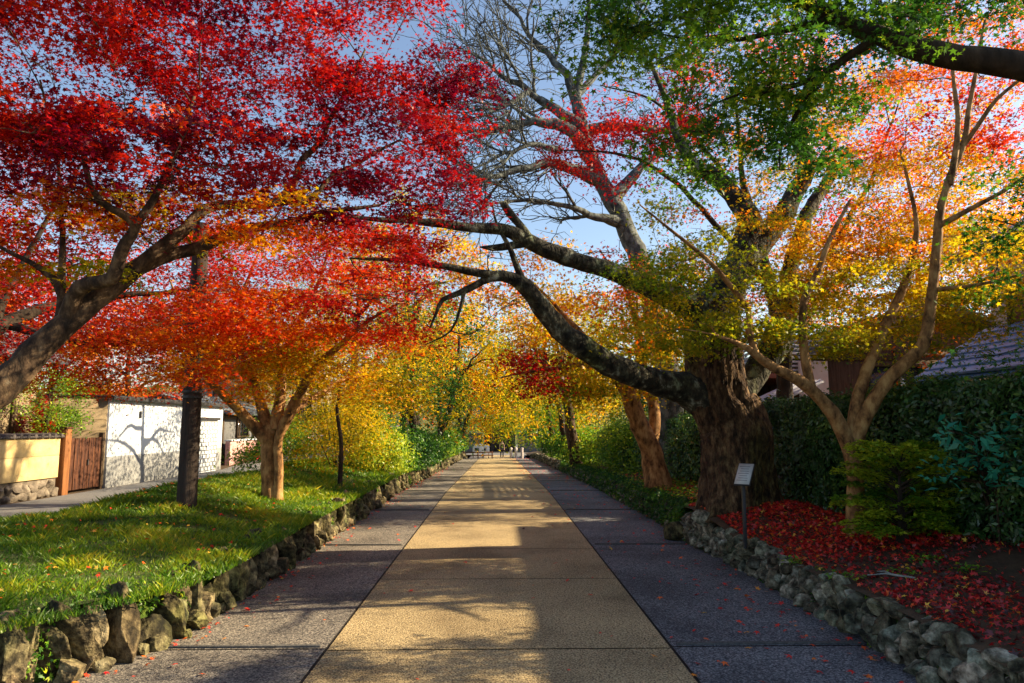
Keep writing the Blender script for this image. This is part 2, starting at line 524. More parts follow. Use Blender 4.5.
def hedge(name, label, path, w, h0, h1, mat, n, size, seed=1, tint=.4, z_up=0, group=None):
    """clipped hedge along a ground path: leaves on a bumpy slab of its own thickness, over a twiggy core"""
    r = np.random.default_rng(seed)
    path = np.array(path, float)
    seg = np.linalg.norm(np.diff(path, axis=0), axis=1); cum = np.concatenate([[0], np.cumsum(seg)])
    bx, by = path[0]; bz = float(ground_z(bx, by))
    t = thing(name, label, 'hedge', (bx, by, bz), group)
    def at(u):
        d = u * cum[-1]
        return np.stack([np.interp(d, cum, path[:, 0]), np.interp(d, cum, path[:, 1])], -1)
    u = r.uniform(0, 1, n); c = at(u); e = at(np.clip(u + .01, 0, 1)) - at(np.clip(u - .01, 0, 1)); e /= np.linalg.norm(e, axis=1, keepdims=True)
    nn = np.stack([-e[:, 1], e[:, 0]], -1)
    hh = h0 + (h1 - h0) * u
    side = r.uniform(0, 1, n)
    off = np.where(side < .55, w / 2, np.where(side < .68, -w / 2, r.uniform(-w / 2, w / 2, n)))
    zz = np.where(side < .68, hh * r.uniform(0, 1, n) ** .9, hh)
    p = np.column_stack([c + nn * off[:, None], ground_z(c[:, 0], c[:, 1]) + zz])
    bump_ = fbm(p * 2.2, seed, 3) * .13 + r.normal(0, .05, n)
    out = np.where(side < .68, np.sign(off), 0)
    p[:, :2] += nn * (out * bump_)[:, None]
    p[:, 2] += np.where(side >= .68, bump_, 0)
    nrm = np.column_stack([nn * out[:, None], np.where(side >= .68, 1., .35)])
    f = MB(); scatter_leaves(f, p, size, tint + .22 * fbm(p * 3, seed + 3, 2) + r.normal(0, .15, n), OVAL, .5, seed, flat=nrm)
    f.build('foliage', mat, t)
    m = MB()
    k = int(cum[-1] / .35)
    for i in range(k):
        b = at((i + .5) / k); z = float(ground_z(*b))
        for _ in range(5):
            q = b + r.normal(0, w * .22, 2)
            m.tube(np.array([[*b, z - .05], [*(.5 * (b + q)), z + h0 * .45], [*q, z + h0 * .9]]), [.03, .02, .006], 5)
    m.build('stem', M_BARK_DK, t, True)
    # dense inner growth
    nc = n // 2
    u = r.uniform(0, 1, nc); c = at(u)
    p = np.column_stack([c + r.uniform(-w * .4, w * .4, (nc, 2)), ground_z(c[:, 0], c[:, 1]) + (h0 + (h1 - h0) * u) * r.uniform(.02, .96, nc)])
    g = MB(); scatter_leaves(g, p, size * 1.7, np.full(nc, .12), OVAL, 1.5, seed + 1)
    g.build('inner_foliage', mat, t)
    return t
# ================================================================== world, sun
EL, AZ = R_(30), R_(82)          # sun: to the right of the road, a little ahead
w = bpy.data.worlds.new('World'); SC.world = w; w.use_nodes = True
nt = w.node_tree; nt.nodes.clear()
wo = nt.nodes.new('ShaderNodeOutputWorld'); bg = nt.nodes.new('ShaderNodeBackground'); sky = nt.nodes.new('ShaderNodeTexSky')
sky.sky_type = 'NISHITA'; sky.sun_disc = False; sky.sun_elevation = EL; sky.sun_rotation = AZ
sky.air_density = 1.0; sky.dust_density = 1.0; sky.ozone_density = .6
bg.inputs[1].default_value = .075
nt.links.new(sky.outputs[0], bg.inputs[0]); nt.links.new(bg.outputs[0], wo.inputs[0])
sd = bpy.data.lights.new('sun', 'SUN'); sd.energy = 5.0; sd.angle = R_(.5); sd.color = (1, .80, .50)
so = bpy.data.objects.new('sun', sd); COL.objects.link(so)
so.rotation_euler = Vector((math.cos(EL) * math.sin(AZ), math.cos(EL) * math.cos(AZ), math.sin(EL))).to_track_quat('Z', 'Y').to_euler()
vs = SC.view_settings
vs.view_transform = 'Standard'; vs.look = 'None'; vs.gamma = 1; vs.exposure = 1.6
try: vs.use_curve_mapping = False
except Exception: pass
SC.render.engine = 'CYCLES'
SC.cycles.use_denoising = True
SC.cycles.max_bounces = 8; SC.cycles.diffuse_bounces = 4; SC.cycles.transmission_bounces = 6
SC.cycles.sample_clamp_indirect = 6
SC.cycles.use_adaptive_sampling = True

# ================================================================== ground, road
M_SOIL = surf('soil', [(.3, (.035, .022, .012)), (.55, (.08, .05, .028)), (.75, (.12, .085, .04))], 4, .95, .6, 30)
M_TURF = surf('turf_soil', [(.3, (.03, .045, .012)), (.55, (.07, .09, .02)), (.75, (.14, .12, .04))], 3, .95, .6, 30)
M_ROAD = surf('concrete_aggregate', [(.36, (.07, .056, .038)), (.46, (.27, .205, .115)), (.55, (.46, .35, .185)), (.66, (.62, .51, .32))], 70, .9, .55, 120, detail=3, spec=.25,
              second=(.9, .8, [(.34, (.50, .47, .45)), (.48, (.86, .85, .83)), (.62, (1.1, 1.08, 1.04))]))
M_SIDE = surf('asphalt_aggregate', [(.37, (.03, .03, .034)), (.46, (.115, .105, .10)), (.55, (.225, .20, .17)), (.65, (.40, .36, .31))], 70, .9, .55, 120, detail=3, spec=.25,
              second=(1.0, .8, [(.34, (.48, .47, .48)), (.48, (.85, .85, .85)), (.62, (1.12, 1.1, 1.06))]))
M_SIDE_SHADED = surf('shaded_asphalt_aggregate', [(.37, (.028, .032, .042)), (.46, (.092, .096, .108)), (.55, (.17, .175, .19)), (.65, (.34, .345, .355))], 70, .9, .55, 120, detail=3, spec=.25,
              second=(1.0, .8, [(.34, (.48, .48, .50)), (.48, (.85, .85, .86)), (.62, (1.1, 1.1, 1.1))]))  # copy of the asphalt for the shaded side, blue of the shade put into its colour
M_LANE = surf('lane_asphalt', [(.3, (.09, .09, .095)), (.6, (.16, .16, .165)), (.75, (.22, .22, .22))], 30, .9, .3, 90)
M_JOINT = surf('joint_tar', [(.3, (.010, .009, .008)), (.7, (.04, .032, .026))], 30, .9, .3)
M_STRIP = surf('concrete_strip', [(.3, (.05, .05, .05)), (.6, (.11, .105, .10)), (.8, (.2, .19, .18))], 40, .9, .4)


def sheet(name, y0, y1, dy, fa, fb, nx, mat, eps=0, zf=ground_z, kind='structure', thick=0):
    ys = np.arange(y0, y1 + dy * .5, dy)
    t = np.linspace(0, 1, nx)
    X = fa(ys)[:, None] * (1 - t) + fb(ys)[:, None] * t
    Y = np.repeat(ys[:, None], nx, 1)
    Z = zf(X, Y) + eps
    m = MB(); m.grid(X, Y, Z)
    return tag(m.build(name, mat, None, True), kind=kind)


zr = lambda X, Y: road_z(Y)
one = lambda v: (lambda y: np.full_like(np.asarray(y, float), v))
# the base sheet to the horizon, well under the rest
ys = np.concatenate([np.arange(-40, 120, 4), np.linspace(120, 900, 20)]); xs = np.concatenate([np.linspace(-600, -40, 14), np.arange(-36, 40, 4), np.linspace(40, 600, 14)])
X, Y = np.meshgrid(xs, ys)
m = MB(); m.grid(X, Y, road_z(Y) - .35 + 0 * X)
tag(m.build('ground', M_SOIL, None, True), kind='structure')
JL, JR = -1.29, 1.34
YE = 74.0


def slabs(name, xa, xb, cuts, mat, eps, gap=.022):
    m = MB()
    for a, b in zip(cuts[:-1], cuts[1:]):
        ys = np.linspace(a + gap * .4, b - gap * .6, max(3, int((b - a) / .5)))
        fa = xa(ys)[:, None]; fb = xb(ys)[:, None]
        t = np.linspace(0, 1, 5)
        X = fa * (1 - t) + fb * t; Y = np.repeat(ys[:, None], 5, 1); Z = road_z(Y) + eps
        m.grid(X, Y, Z)
    return tag(m.build(name, mat, None, True), kind='structure')


cutc = [-6, -2.5, 1.4, 5.55, 8.0, 9.9, 14.0, 18.2, 22.5, 27, 31.5, 36, 41, 46, 52, 60, 68, YE]
cuts_ = [-6, -2.7, 1.3, 5.6, 10.2, 14.3, 18.6, 23, 27.5, 32, 37, 42, 47, 52, 60, 68, YE]
sheet('road_bed', -6, YE, .5, lambda y: xL(y) - .12, lambda y: xR(y) + .12, 9, M_JOINT, 0, zr)
slabs('road', one(JL + .013), one(JR - .013), cutc, M_ROAD, .012, .02)
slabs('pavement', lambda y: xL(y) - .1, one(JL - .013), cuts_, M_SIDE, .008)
slabs('pavement', one(JR + .013), lambda y: xR(y) + .1, cuts_, M_SIDE_SHADED, .008)
# pale strips beside the cross joints of the side pavements
m = MB()
for c in cuts_[2:12]:
    z = float(road_z(c))
    m.box(((JR + .02 + float(xR(c))) / 2 + .02, c + .05, z + .014), (float(xR(c)) - JR - .06, .04, .018))
    m.box(((JL - .02 + float(xL(c))) / 2 - .02, c + .05, z + .014), (JL - float(xL(c)) - .06, .04, .018))
tag(m.build('pavement_strip', M_STRIP, None, False, .004), kind='structure')
# wide forecourt past the end of the road
m = MB(); xs = np.linspace(-14, 14, 8); ys = np.linspace(YE - .02, 130, 8); X, Y = np.meshgrid(xs, ys); m.grid(X, Y, X * 0 - 1.44)
tag(m.build('forecourt', M_LANE, None, True), kind='structure')

crestw = lambda y: 1.9 + 1.6 * smooth(10.5, 6.5, y)
sheet('grass_bank', -4, 64, .25, lambda y: xL(y) - .06, lambda y: xL(y) - crestw(y) - 2.8, 26, M_TURF)
sheet('side_lane', -4, 60, .5, lambda y: xL(y) - crestw(y) - 2.75, one(-10.4), 6, M_LANE, .004)
sheet('garden_ground', -4, 60, .5, one(-10.4), one(-40.), 12, M_SOIL, -.004)
sheet('garden_bed', -4, 72, .25, lambda y: xR(y) + .06, one(40.), 60, M_SOIL)

# ------------------------------------------------------------------ dry stone walls
def ico(sub=2):
    import bmesh
    b = bmesh.new(); bmesh.ops.create_icosphere(b, subdivisions=sub, radius=1)
    v = np.array([q.co[:] for q in b.verts]); f = np.array([[q.index for q in p.verts] for p in b.faces]); b.free()
    return v, f


ICO3 = ico(5); ICO2 = ico(3)
M_STONE_R = surf('wall_stone_cool', [(.36, (.022, .019, .014)), (.47, (.11, .098, .075)), (.56, (.23, .205, .165)), (.66, (.44, .40, .33))], 11, .9, .9, 26, tinted=1,
                 second=(2.2, .8, [(.35, (.55, .62, .42)), (.55, (.95, 1, .95)), (.7, (1, .92, .82))]))
M_STONE_L = surf('wall_stone_warm', [(.36, (.016, .013, .009)), (.47, (.075, .058, .038)), (.56, (.17, .135, .085)), (.66, (.31, .25, .17))], 11, .92, 1, 22, tinted=.8,
                 second=(1.8, .85, [(.36, (.42, .55, .22)), (.52, (.9, .95, .75)), (.7, (1, .93, .85))]))
M_MOSS = surf('moss', [(.3, (.02, .04, .008)), (.55, (.06, .10, .015)), (.75, (.14, .16, .02))], 9, 1, .8, 40, spec=.1)


def stone(mb, c, size, rot, seed, sub=ICO3, edge=.38):
    v, f = sub
    q = np.sign(v) * np.abs(v) ** edge_pow(edge)
    q = q / np.max(np.abs(q))
    r = np.random.default_rng(seed)
    # a few random planes cut flat faces
    for _ in range(11):
        n = r.normal(0, 1, 3); n /= np.linalg.norm(n); d = r.uniform(.52, .86)
        k = q @ n; q = q - np.outer(np.maximum(0, k - d), n)
    q = q * (1 + .07 * fbm(q * 2 + seed * 3.1, seed, 2) + (.035 * fbm(q * 7 + seed, seed + 5, 3) if len(v) > 1000 else 0))[:, None]
    q = q * np.array(size) / 2
    mb.add(q @ np.array(Euler(rot).to_matrix()).T + np.array(c), f, max(.01, (seed * .618034) % 1))


def edge_pow(e): return .55 + .45 * e


def stone_wall(name, label, xf, y0, y1, side, mat, mode, seed, parent=None):
    """side +1: the wall's face looks to -x (right of the road)"""
    r = np.random.default_rng(seed)
    zb = float(road_z(y0))
    t = thing(name, label, 'wall', (float(xf(y0)) + side * .1, y0, zb))
    m = MB()
    ys = np.linspace(y0, y1, int((y1 - y0) * 60)); path = np.stack([xf(ys), ys], -1)
    cum = np.concatenate([[0], np.cumsum(np.linalg.norm(np.diff(path, axis=0), axis=1))])
    pos = lambda d: np.array([np.interp(d, cum, path[:, 0]), np.interp(d, cum, path[:, 1])])
    def ang(d):
        e = pos(d + .05) - pos(d - .05)
        return math.atan2(e[1], e[0]) - math.pi / 2
    sid = seed * 100
    if mode == 'cobble':
        H = .36
        for row, (zc, hh) in enumerate(((.055, .17), (.18, .17), (.29, .15))):
            d = r.uniform(0, .1)
            while d < cum[-1]:
                far = pos(d)[1] > 22
                L = r.uniform(.09, .24) * (1.5 if far else 1); hs = hh * r.uniform(.85, 1.5)
                p = pos(d + L / 2); sid += 1
                stone(m, (p[0] + side * (.05 + .035 * row + r.normal(0, .018)), p[1], float(road_z(p[1])) + zc + r.normal(0, .02)), (r.uniform(.18, .28), L * 1.03, hs * 1.0),
                      (r.normal(0, .3), r.normal(0, .18), ang(d) + r.normal(0, .15)), sid, ICO2 if p[1] > 13 else ICO3)
                d += L * .93
    else:
        d = 0
        while d < cum[-1]:
            p = pos(d); far = p[1] > 20
            L = r.uniform(.10, .27) * (1.3 if far else 1); hs = r.uniform(.30, .62)
            p = pos(d + L / 2); sid += 1
            stone(m, (p[0] + side * (.08 + r.normal(0, .045)), p[1], float(road_z(p[1])) + hs * .40), (r.uniform(.22, .36), L * 1.1, hs * 1.1),
                  (r.normal(0, .16), side * r.uniform(.02, .22), ang(d) + r.normal(0, .25)), sid, ICO2 if p[1] > 14 else ICO3)
            if r.uniform() < .8:
                q = pos(d + r.uniform(0, L)); sid += 1; s_ = r.uniform(.09, .22)
                stone(m, (q[0] - side * r.uniform(.0, .09), q[1], float(road_z(q[1])) + s_ * .35), (s_, s_ * 1.2, s_), (r.normal(0, .4), r.normal(0, .4), r.uniform(0, 3)), sid, ICO2 if p[1] > 10 else ICO3)
            d += L * .9
    m.build('stonework', mat, t, False)
    # earth packed between and behind the stones
    b = MB(); yy = np.linspace(y0, y1, int((y1 - y0) * 6))
    a = xf(yy) + side * .13; z = road_z(yy)
    X = np.stack([a, a + side * .02, a + side * .12]); Yy = np.stack([yy] * 3); Z = np.stack([z - .05, z + .27, z + .30])
    b.grid(X, Yy, Z); b.build('earth_fill', M_MOSS, t, True)
    return t


stone_wall('stone_wall', 'low wall of small grey cobbles along the right edge of the road', xR, 2.2, 58, 1, M_STONE_R, 'cobble', 3)
stone_wall('stone_wall', 'rough mossy wall of upright boulders holding the grass bank on the left', xL, 2.2, 58, -1, M_STONE_L, 'slab', 4)
# the boulders at the foot of the old tree
for k, (px, py, D, s, lab, sk) in enumerate(((678, 531, 10.6, (.34, .42, .42), 'squat mossy boulder in the wall just left of the old trunk', 1),
                                        (703, 518, 9.7, (.26, .34, .22), 'pale flat topped stone lying on the wall before the old trunk', 2))):
    m = MB(); p = P(px, py, D); stone(m, p, s, (.1, .1, .4 + k), 900 + k); o = m.build('boulder', M_STONE_R if k else M_STONE_L, None, True)
    tag(o, lab, 'boulder')

# ------------------------------------------------------------------ grass
def grass(name, n, y0, y1, hmin, hmax, wid, seed, pwr=1.0, xspan=None):
    r = np.random.default_rng(seed)
    y = y0 + (y1 - y0) * r.uniform(0, 1, n) ** pwr
    dl = r.uniform(-.05, 1, n) * (crestw(y) + 1.3 if xspan is None else xspan)
    x = xL(y) - dl
    keep = fbm(np.stack([x * .9, y * .9, 0 * x], -1), seed, 3) > -1.1
    x, y, dl = x[keep], y[keep], dl[keep]; n = len(x)
    z = ground_z(np.minimum(x, xL(y) - .04), y)
    cl = fbm(np.stack([x * 2.2, y * 2.2, 0 * x], -1), 11, 3)
    h = lerp(hmin, hmax, r.uniform(0, 1, n) ** 1.5) * (1 + .55 * cl)
    a = r.uniform(0, 6.283, n); le = r.normal(0, .5, (n, 2)) * h[:, None]
    dx, dy = np.cos(a) * wid, np.sin(a) * wid
    b = np.stack([x, y, z - .01], -1)
    V = np.stack([b + np.stack([dx, dy, 0 * x], -1), b - np.stack([dx, dy, 0 * x], -1),
                  b + np.stack([-dx * .6 + le[:, 0] * .45, -dy * .6 + le[:, 1] * .45, h * .62], -1), b + np.stack([le[:, 0], le[:, 1], h], -1)], 1)
    f = np.array([[0, 1, 2], [0, 2, 3]])
    Fc = f[None] + (np.arange(n) * 4)[:, None, None]
    ti = .46 + .25 * cl + .2 * fbm(np.stack([x * .6, y * .6, 0 * x + 3], -1), 14, 2) + r.normal(0, .15, n)
    m = MB(); m.add(V.reshape(-1, 3), Fc.reshape(-1, 3), np.repeat(np.clip(ti, .002, 1), 2))
    return tag(m.build(name, M_GRASS, None), kind='stuff')


grass('grass', 150000, 2.6, 13, .025, .085, .0045, 21, 1.0)
grass('grass', 60000, 12, 45, .04, .12, .009, 22, 1.7)

# ------------------------------------------------------------------ fallen leaves
def litter(name, pts, size, tmean, tsd, seed, lift=.012, tilt=.28, kind=STAR):
    r = np.random.default_rng(seed)
    p = np.array(pts); p[:, 2] += lift + r.uniform(0, .02, len(p))
    m = MB(); scatter_leaves(m, p, size, r.normal(tmean, tsd, len(p)), kind, tilt, seed)
    return tag(m.build(name, M_LITTER, None), kind='stuff')


r = np.random.default_rng(5)
n = 34000
y = 2.5 + 9.5 * r.uniform(0, 1, n) ** .9; x = xR(y) + .16 + r.uniform(0, 1, n) ** 1.2 * 3.6
dens = .78 + .5 * fbm(np.stack([x * 1.1, y * 1.1, 0 * x], -1), 8, 3) + .35 * smooth(6.5, 9, y) * smooth(11.5, 10, y) - .3 * smooth(8.2, 6.4, y)
k = r.uniform(0, 1, n) < dens
x, y = x[k], y[k]
near = smooth(6.2, 8.2, y)
pt = np.stack([x, y, ground_z(x, y)], -1)
litter('fallen_leaves', pt[near > .5], .058, .53, .2, 31, .014, .6)
litter('fallen_leaves', pt[near <= .5], .056, .34, .28, 32, .014, .65)
n = 5000; y = 11 + 8 * r.uniform(0, 1, n); x = xR(y) + .15 + r.uniform(0, 1, n) * 2.2
litter('fallen_leaves', np.stack([x, y, ground_z(x, y)], -1), .06, .72, .17, 33, .012, .4)
# scattered on the road, thickest on the right pavement
n = 560; y = 4.3 + 24 * r.uniform(0, 1, n) ** 1.3; x = np.where(r.uniform(0, 1, n) < .8, xR(y) - .02 - np.abs(r.normal(0, .75, n)), r.uniform(-2.4, 2.6, n)); x = np.clip(x, -2.4, 2.8)
litter('fallen_leaves', np.stack([x, y, road_z(y) + .012], -1), .066, .62, .16, 34, .004, .22)
n = 900; y = 24 + 32 * r.uniform(0, 1, n); x = JR + r.uniform(-.4, 1.4, n)
litter('fallen_leaves', np.stack([x, y, road_z(y) + .012], -1), .07, .5, .12, 35, .004, .22)
n = 700; y = 4.3 + 30 * r.uniform(0, 1, n); x = xL(y) + np.abs(r.normal(0, .16, n)) + .05
litter('fallen_leaves', np.stack([x, y, road_z(y) + .012], -1), .05, .72, .15, 36, .004, .25)
n = 700; y = 4.2 + 11 * r.uniform(0, 1, n); x = xL(y) - .1 - r.uniform(0, 1, n) * 3
litter('fallen_leaves', np.stack([x, y, ground_z(x, y)], -1), .05, .78, .15, 37, .05, .35)

# small green tufts among the leaves of the right bed
for k, (px, py, D) in enumerate(((902, 575, 6.35), (925, 563, 6.7), (968, 572, 6.2), (845, 590, 6.2), (792, 560, 7.1))):
    p = P(px, py, D); z = float(ground_z(p[0], p[1])); m = MB()
    t = thing('seedling', ('tiny green seedling nearest the fallen stick on the leaf bed', 'two tiny green sprigs below the feathery shrub on the leaf bed', 'small leafy seedling beyond the fallen stick near the hedge',
                           'small green tuft on the cobble wall near the frame corner', 'small green tuft at the wall top right of the sign post')[k], 'plant', (p[0], p[1], z))
    q = np.array([p[0], p[1], z]) + r.normal(0, .07, (60, 3)) * np.array([1, 1, .25]) + np.array([0, 0, .05])
    scatter_leaves(m, q, .035, r.normal(.7, .12, 60), OVAL, .5, 40 + k); m.build('leaves', M_GRN, t)
    s = MB()
    for _ in range(6): e = q[r.integers(0, 60)]; s.tube(np.array([[p[0], p[1], z - .02], .5 * (e + [p[0], p[1], z + .03]), e]), [.004, .003, .002], 4)
    s.build('stem', M_BARK_MAPLE, t, True)
m = MB(); a, b = P(868, 588, 6.25), P(916, 597, 6.1); a[2] = float(ground_z(a[0], a[1])) + .05; b[2] = float(ground_z(b[0], b[1])) + .04
sp = spline([(*a, .004), (*(.6 * a + .4 * b + [.01, .02, .014]), .008), (*(.3 * a + .7 * b + [-.02, 0, .006]), .009), (*b, .010)], .03, .03, 2); m.tube(sp[:, :3], sp[:, 3], 8, .25)
e = sp[len(sp) // 2, :3]; m.tube(np.array([e, e + [-.04, .05, .02], e + [-.10, .07, .015]]), [.006, .005, .002], 6, .2)
M_STICK = surf('weathered_stick', [(.3, (.12, .12, .11)), (.7, (.34, .34, .31))], 12, .8, .3)
tag(m.build('fallen_stick', M_STICK, None, True), 'short pale forked stick lying on the red leaf bed at right', 'stick')
# ================================================================== left side buildings
FX = -10.5
M_PLASTER = surf('ochre_plaster', [(.3, (.50, .36, .16)), (.6, (.62, .47, .23)), (.8, (.68, .54, .30))], 3, .95, .25, 40, second=(.9, .4, [(.3, (.75, .7, .65)), (.6, (1, 1, 1))]))
M_COPE = surf('coping_tile', [(.3, (.05, .045, .045)), (.7, (.13, .11, .105))], 12, .6, .3)
M_RUBBLE = surf('rubble_stone', [(.3, (.06, .05, .04)), (.55, (.17, .14, .11)), (.75, (.30, .26, .2))], 6, .95, .7, 20)
M_POST = surf('orange_timber', [(.3, (.12, .045, .016)), (.6, (.25, .10, .032)), (.8, (.33, .15, .05))], 3, .8, .3, 30, stretch=(4, 4, .5))
M_FENCE = surf('brown_plank', [(.36, (.018, .007, .005)), (.5, (.065, .022, .011)), (.64, (.13, .05, .022))], 4, .85, .4, 30, stretch=(5, 5, .4))
M_WHITE = surf('white_paint', [(.3, (.48, .53, .60)), (.6, (.62, .66, .72)), (.8, (.70, .73, .77))], 2, .6, .08, 40)
M_DADO = surf('grey_dado', [(.3, (.17, .18, .19)), (.6, (.26, .265, .27)), (.8, (.33, .33, .33))], 3, .9, .3, 40)
M_DARKM = surf('dark_metal', [(.3, (.02, .02, .022)), (.7, (.05, .05, .055))], 8, .5, .1)
M_BEIGE = surf('beige_siding', [(.3, (.17, .13, .08)), (.6, (.26, .20, .125)), (.8, (.31, .25, .16))], 3, .9, .15, 30)
M_BEAM = surf('dark_beam', [(.3, (.03, .018, .01)), (.7, (.09, .055, .03))], 5, .85, .3, 30, stretch=(4, 4, .4))
M_TILE = surf('roof_tile', [(.3, (.05, .06, .075)), (.6, (.10, .115, .14)), (.8, (.16, .175, .20))], 6, .55, .2, 30, spec=.5)

# ochre garden wall: stone base, plaster panels with a groove, dark coping
t = thing('garden_wall', 'ochre plaster garden wall on a rubble base with dark coping, far left', 'wall', (FX, 13, 0))
m = MB(); ya, yb = 7.0, 17.25
m.box((FX - .12, (ya + yb) / 2, .72), (.22, yb - ya, .52)); m.box((FX - .12, (ya + yb) / 2, 1.19), (.22, yb - ya, .41)); m.box((FX - .13, (ya + yb) / 2, .98), (.19, yb - ya, .03))
m.build('plaster_panel', M_PLASTER, t, False, .006)
m = MB(); rr = np.random.default_rng(3); sid = 5000
for zc in (.10, .30):
    yy = ya
    while yy < yb - .1:
        L = rr.uniform(.2, .42); sid += 1
        stone(m, (FX - .08, yy + L / 2, zc + rr.normal(0, .02)), (.26, L * 1.05, .26 * rr.uniform(.8, 1.15)), (rr.normal(0, .2), 0, rr.normal(0, .15)), sid, ICO2); yy += L * .95
m.box((FX - .14, (ya + yb) / 2, .2), (.16, yb - ya, .5)); m.build('stone_base', M_RUBBLE, t, True)
m = MB(); yy = ya
while yy < yb - .05:
    m.box((FX - .12, yy + .12, 1.425), (.34, .225, .05)); m.tube(np.array([[FX - .29, yy + .12, 1.47], [FX + .06, yy + .12, 1.45]]), [.05, .05], 8); yy += .24
m.build('coping', M_COPE, t)
# gate post and plank gate
t = thing('gate_post', 'square orange timber post between the ochre wall and the plank gate', 'post', (FX, 17.45, 0))
m = MB(); m.box((FX - .05, 17.45, .8), (.24, .24, 1.6)); m.build('post', M_POST, t, False, .015)
m = MB(); m.box((FX - .05, 17.45, 1.63), (.28, .28, .05)); m.build('cap', M_FENCE, t, False, .01)
t = thing('plank_gate', 'dark brown vertical plank gate between the orange post and white garage', 'gate', (FX, 18.4, 0))
m = MB(); yy = 17.64
while yy < 19.05:
    m.box((FX - .08 + rr.normal(0, .006), yy + .075, .73), (.035, .14, 1.28 + rr.normal(0, .012))); yy += .15
m.build('plank_panel', M_FENCE, t, False, .004)
m = MB()
for z in (.3, 1.2): m.box((FX - .12, 18.35, z), (.04, 1.42, .09))
m.build('rail', M_BEAM, t)
m = MB(); m.box((FX - .03, 18.5, .75), (.03, .04, .14)); m.build('handle', M_DARKM, t, False, .005)
m = MB(); m.box((FX - .08, 19.16, .75), (.12, .1, 1.5)); m.build('jamb', M_BEAM, t, False, .008)

# white garage
t = thing('garage', 'low white garage with grey dado and a lattice door behind the utility pole', 'garage', (FX, 19.3, 0))
ga, gb, gx = 19.3, 27.2, FX - 4
m = MB(); m.box(((FX + gx) / 2, (ga + gb) / 2, 1.64), (4, gb - ga, 1.6)); m.build('wall', M_WHITE, t, False, .01)
m = MB(); m.box(((FX + gx) / 2 + .02, (ga + gb) / 2, .42), (3.98, gb - ga - .01, .84)); m.build('dado', M_DADO, t, False, .01)
m = MB(); m.box(((FX + gx) / 2, (ga + gb) / 2, 2.47), (4.3, gb - ga + .3, .06)); m.box((FX + .16, (ga + gb) / 2, 2.43), (.05, gb - ga + .3, .1)); m.build('roof', M_DARKM, t, False, .005)
d = thing('garage_door', None, None); d.parent = t; d.location = (0, 0, 0)
m = MB(); m.box((FX + .02, 25.75, .93), (.05, 1.75, 1.84)); o = m.build('door', M_WHITE, t, False, .006)
bpy.data.objects.remove(d)
m2 = MB(); nrow = 12
for k in range(nrow + 1): m2.box((FX + .056, 25.75, .08 + k * 1.74 / nrow), (.022, 1.75, .02))
for k in range(nrow):
    for j in range(6): m2.box((FX + .056, 24.95 + (j + .5 * (k % 2)) * .3, .08 + (k + .5) * 1.74 / nrow), (.02, .018, 1.74 / nrow - .03))
m2.build('lattice', M_DADO, o)
m = MB(); m.box(((FX + gx) / 2, ga - .03, 1.25), (3.9, .04, 2.3))
for z in np.arange(.35, 2.3, .3): m.box(((FX + gx) / 2, ga - .06, z), (3.9, .02, .015))
m.build('end_cladding', M_BEIGE, t)
m = MB(); m.box((FX + .05, 25.75, 1.92), (.12, 1.95, .1)); m.build('lintel', M_DARKM, t, False, .006)
m = MB(); m.box((FX + .03, 20.9, 2.0), (.06, .05, .2)); m.build('vent_pipe', M_DARKM, t, False, .005)
m = MB(); m.box((FX + .025, 24.5, .5), (.05, .22, 1.0)); m.build('pillar', M_PLASTER, t, False, .01)
m = MB(); m.tube(np.array([[FX + .06, 23.9, 0], [FX + .06, 23.9, 2.4]]), [.035, .035], 8); m.build('downpipe', M_WHITE, t, True)


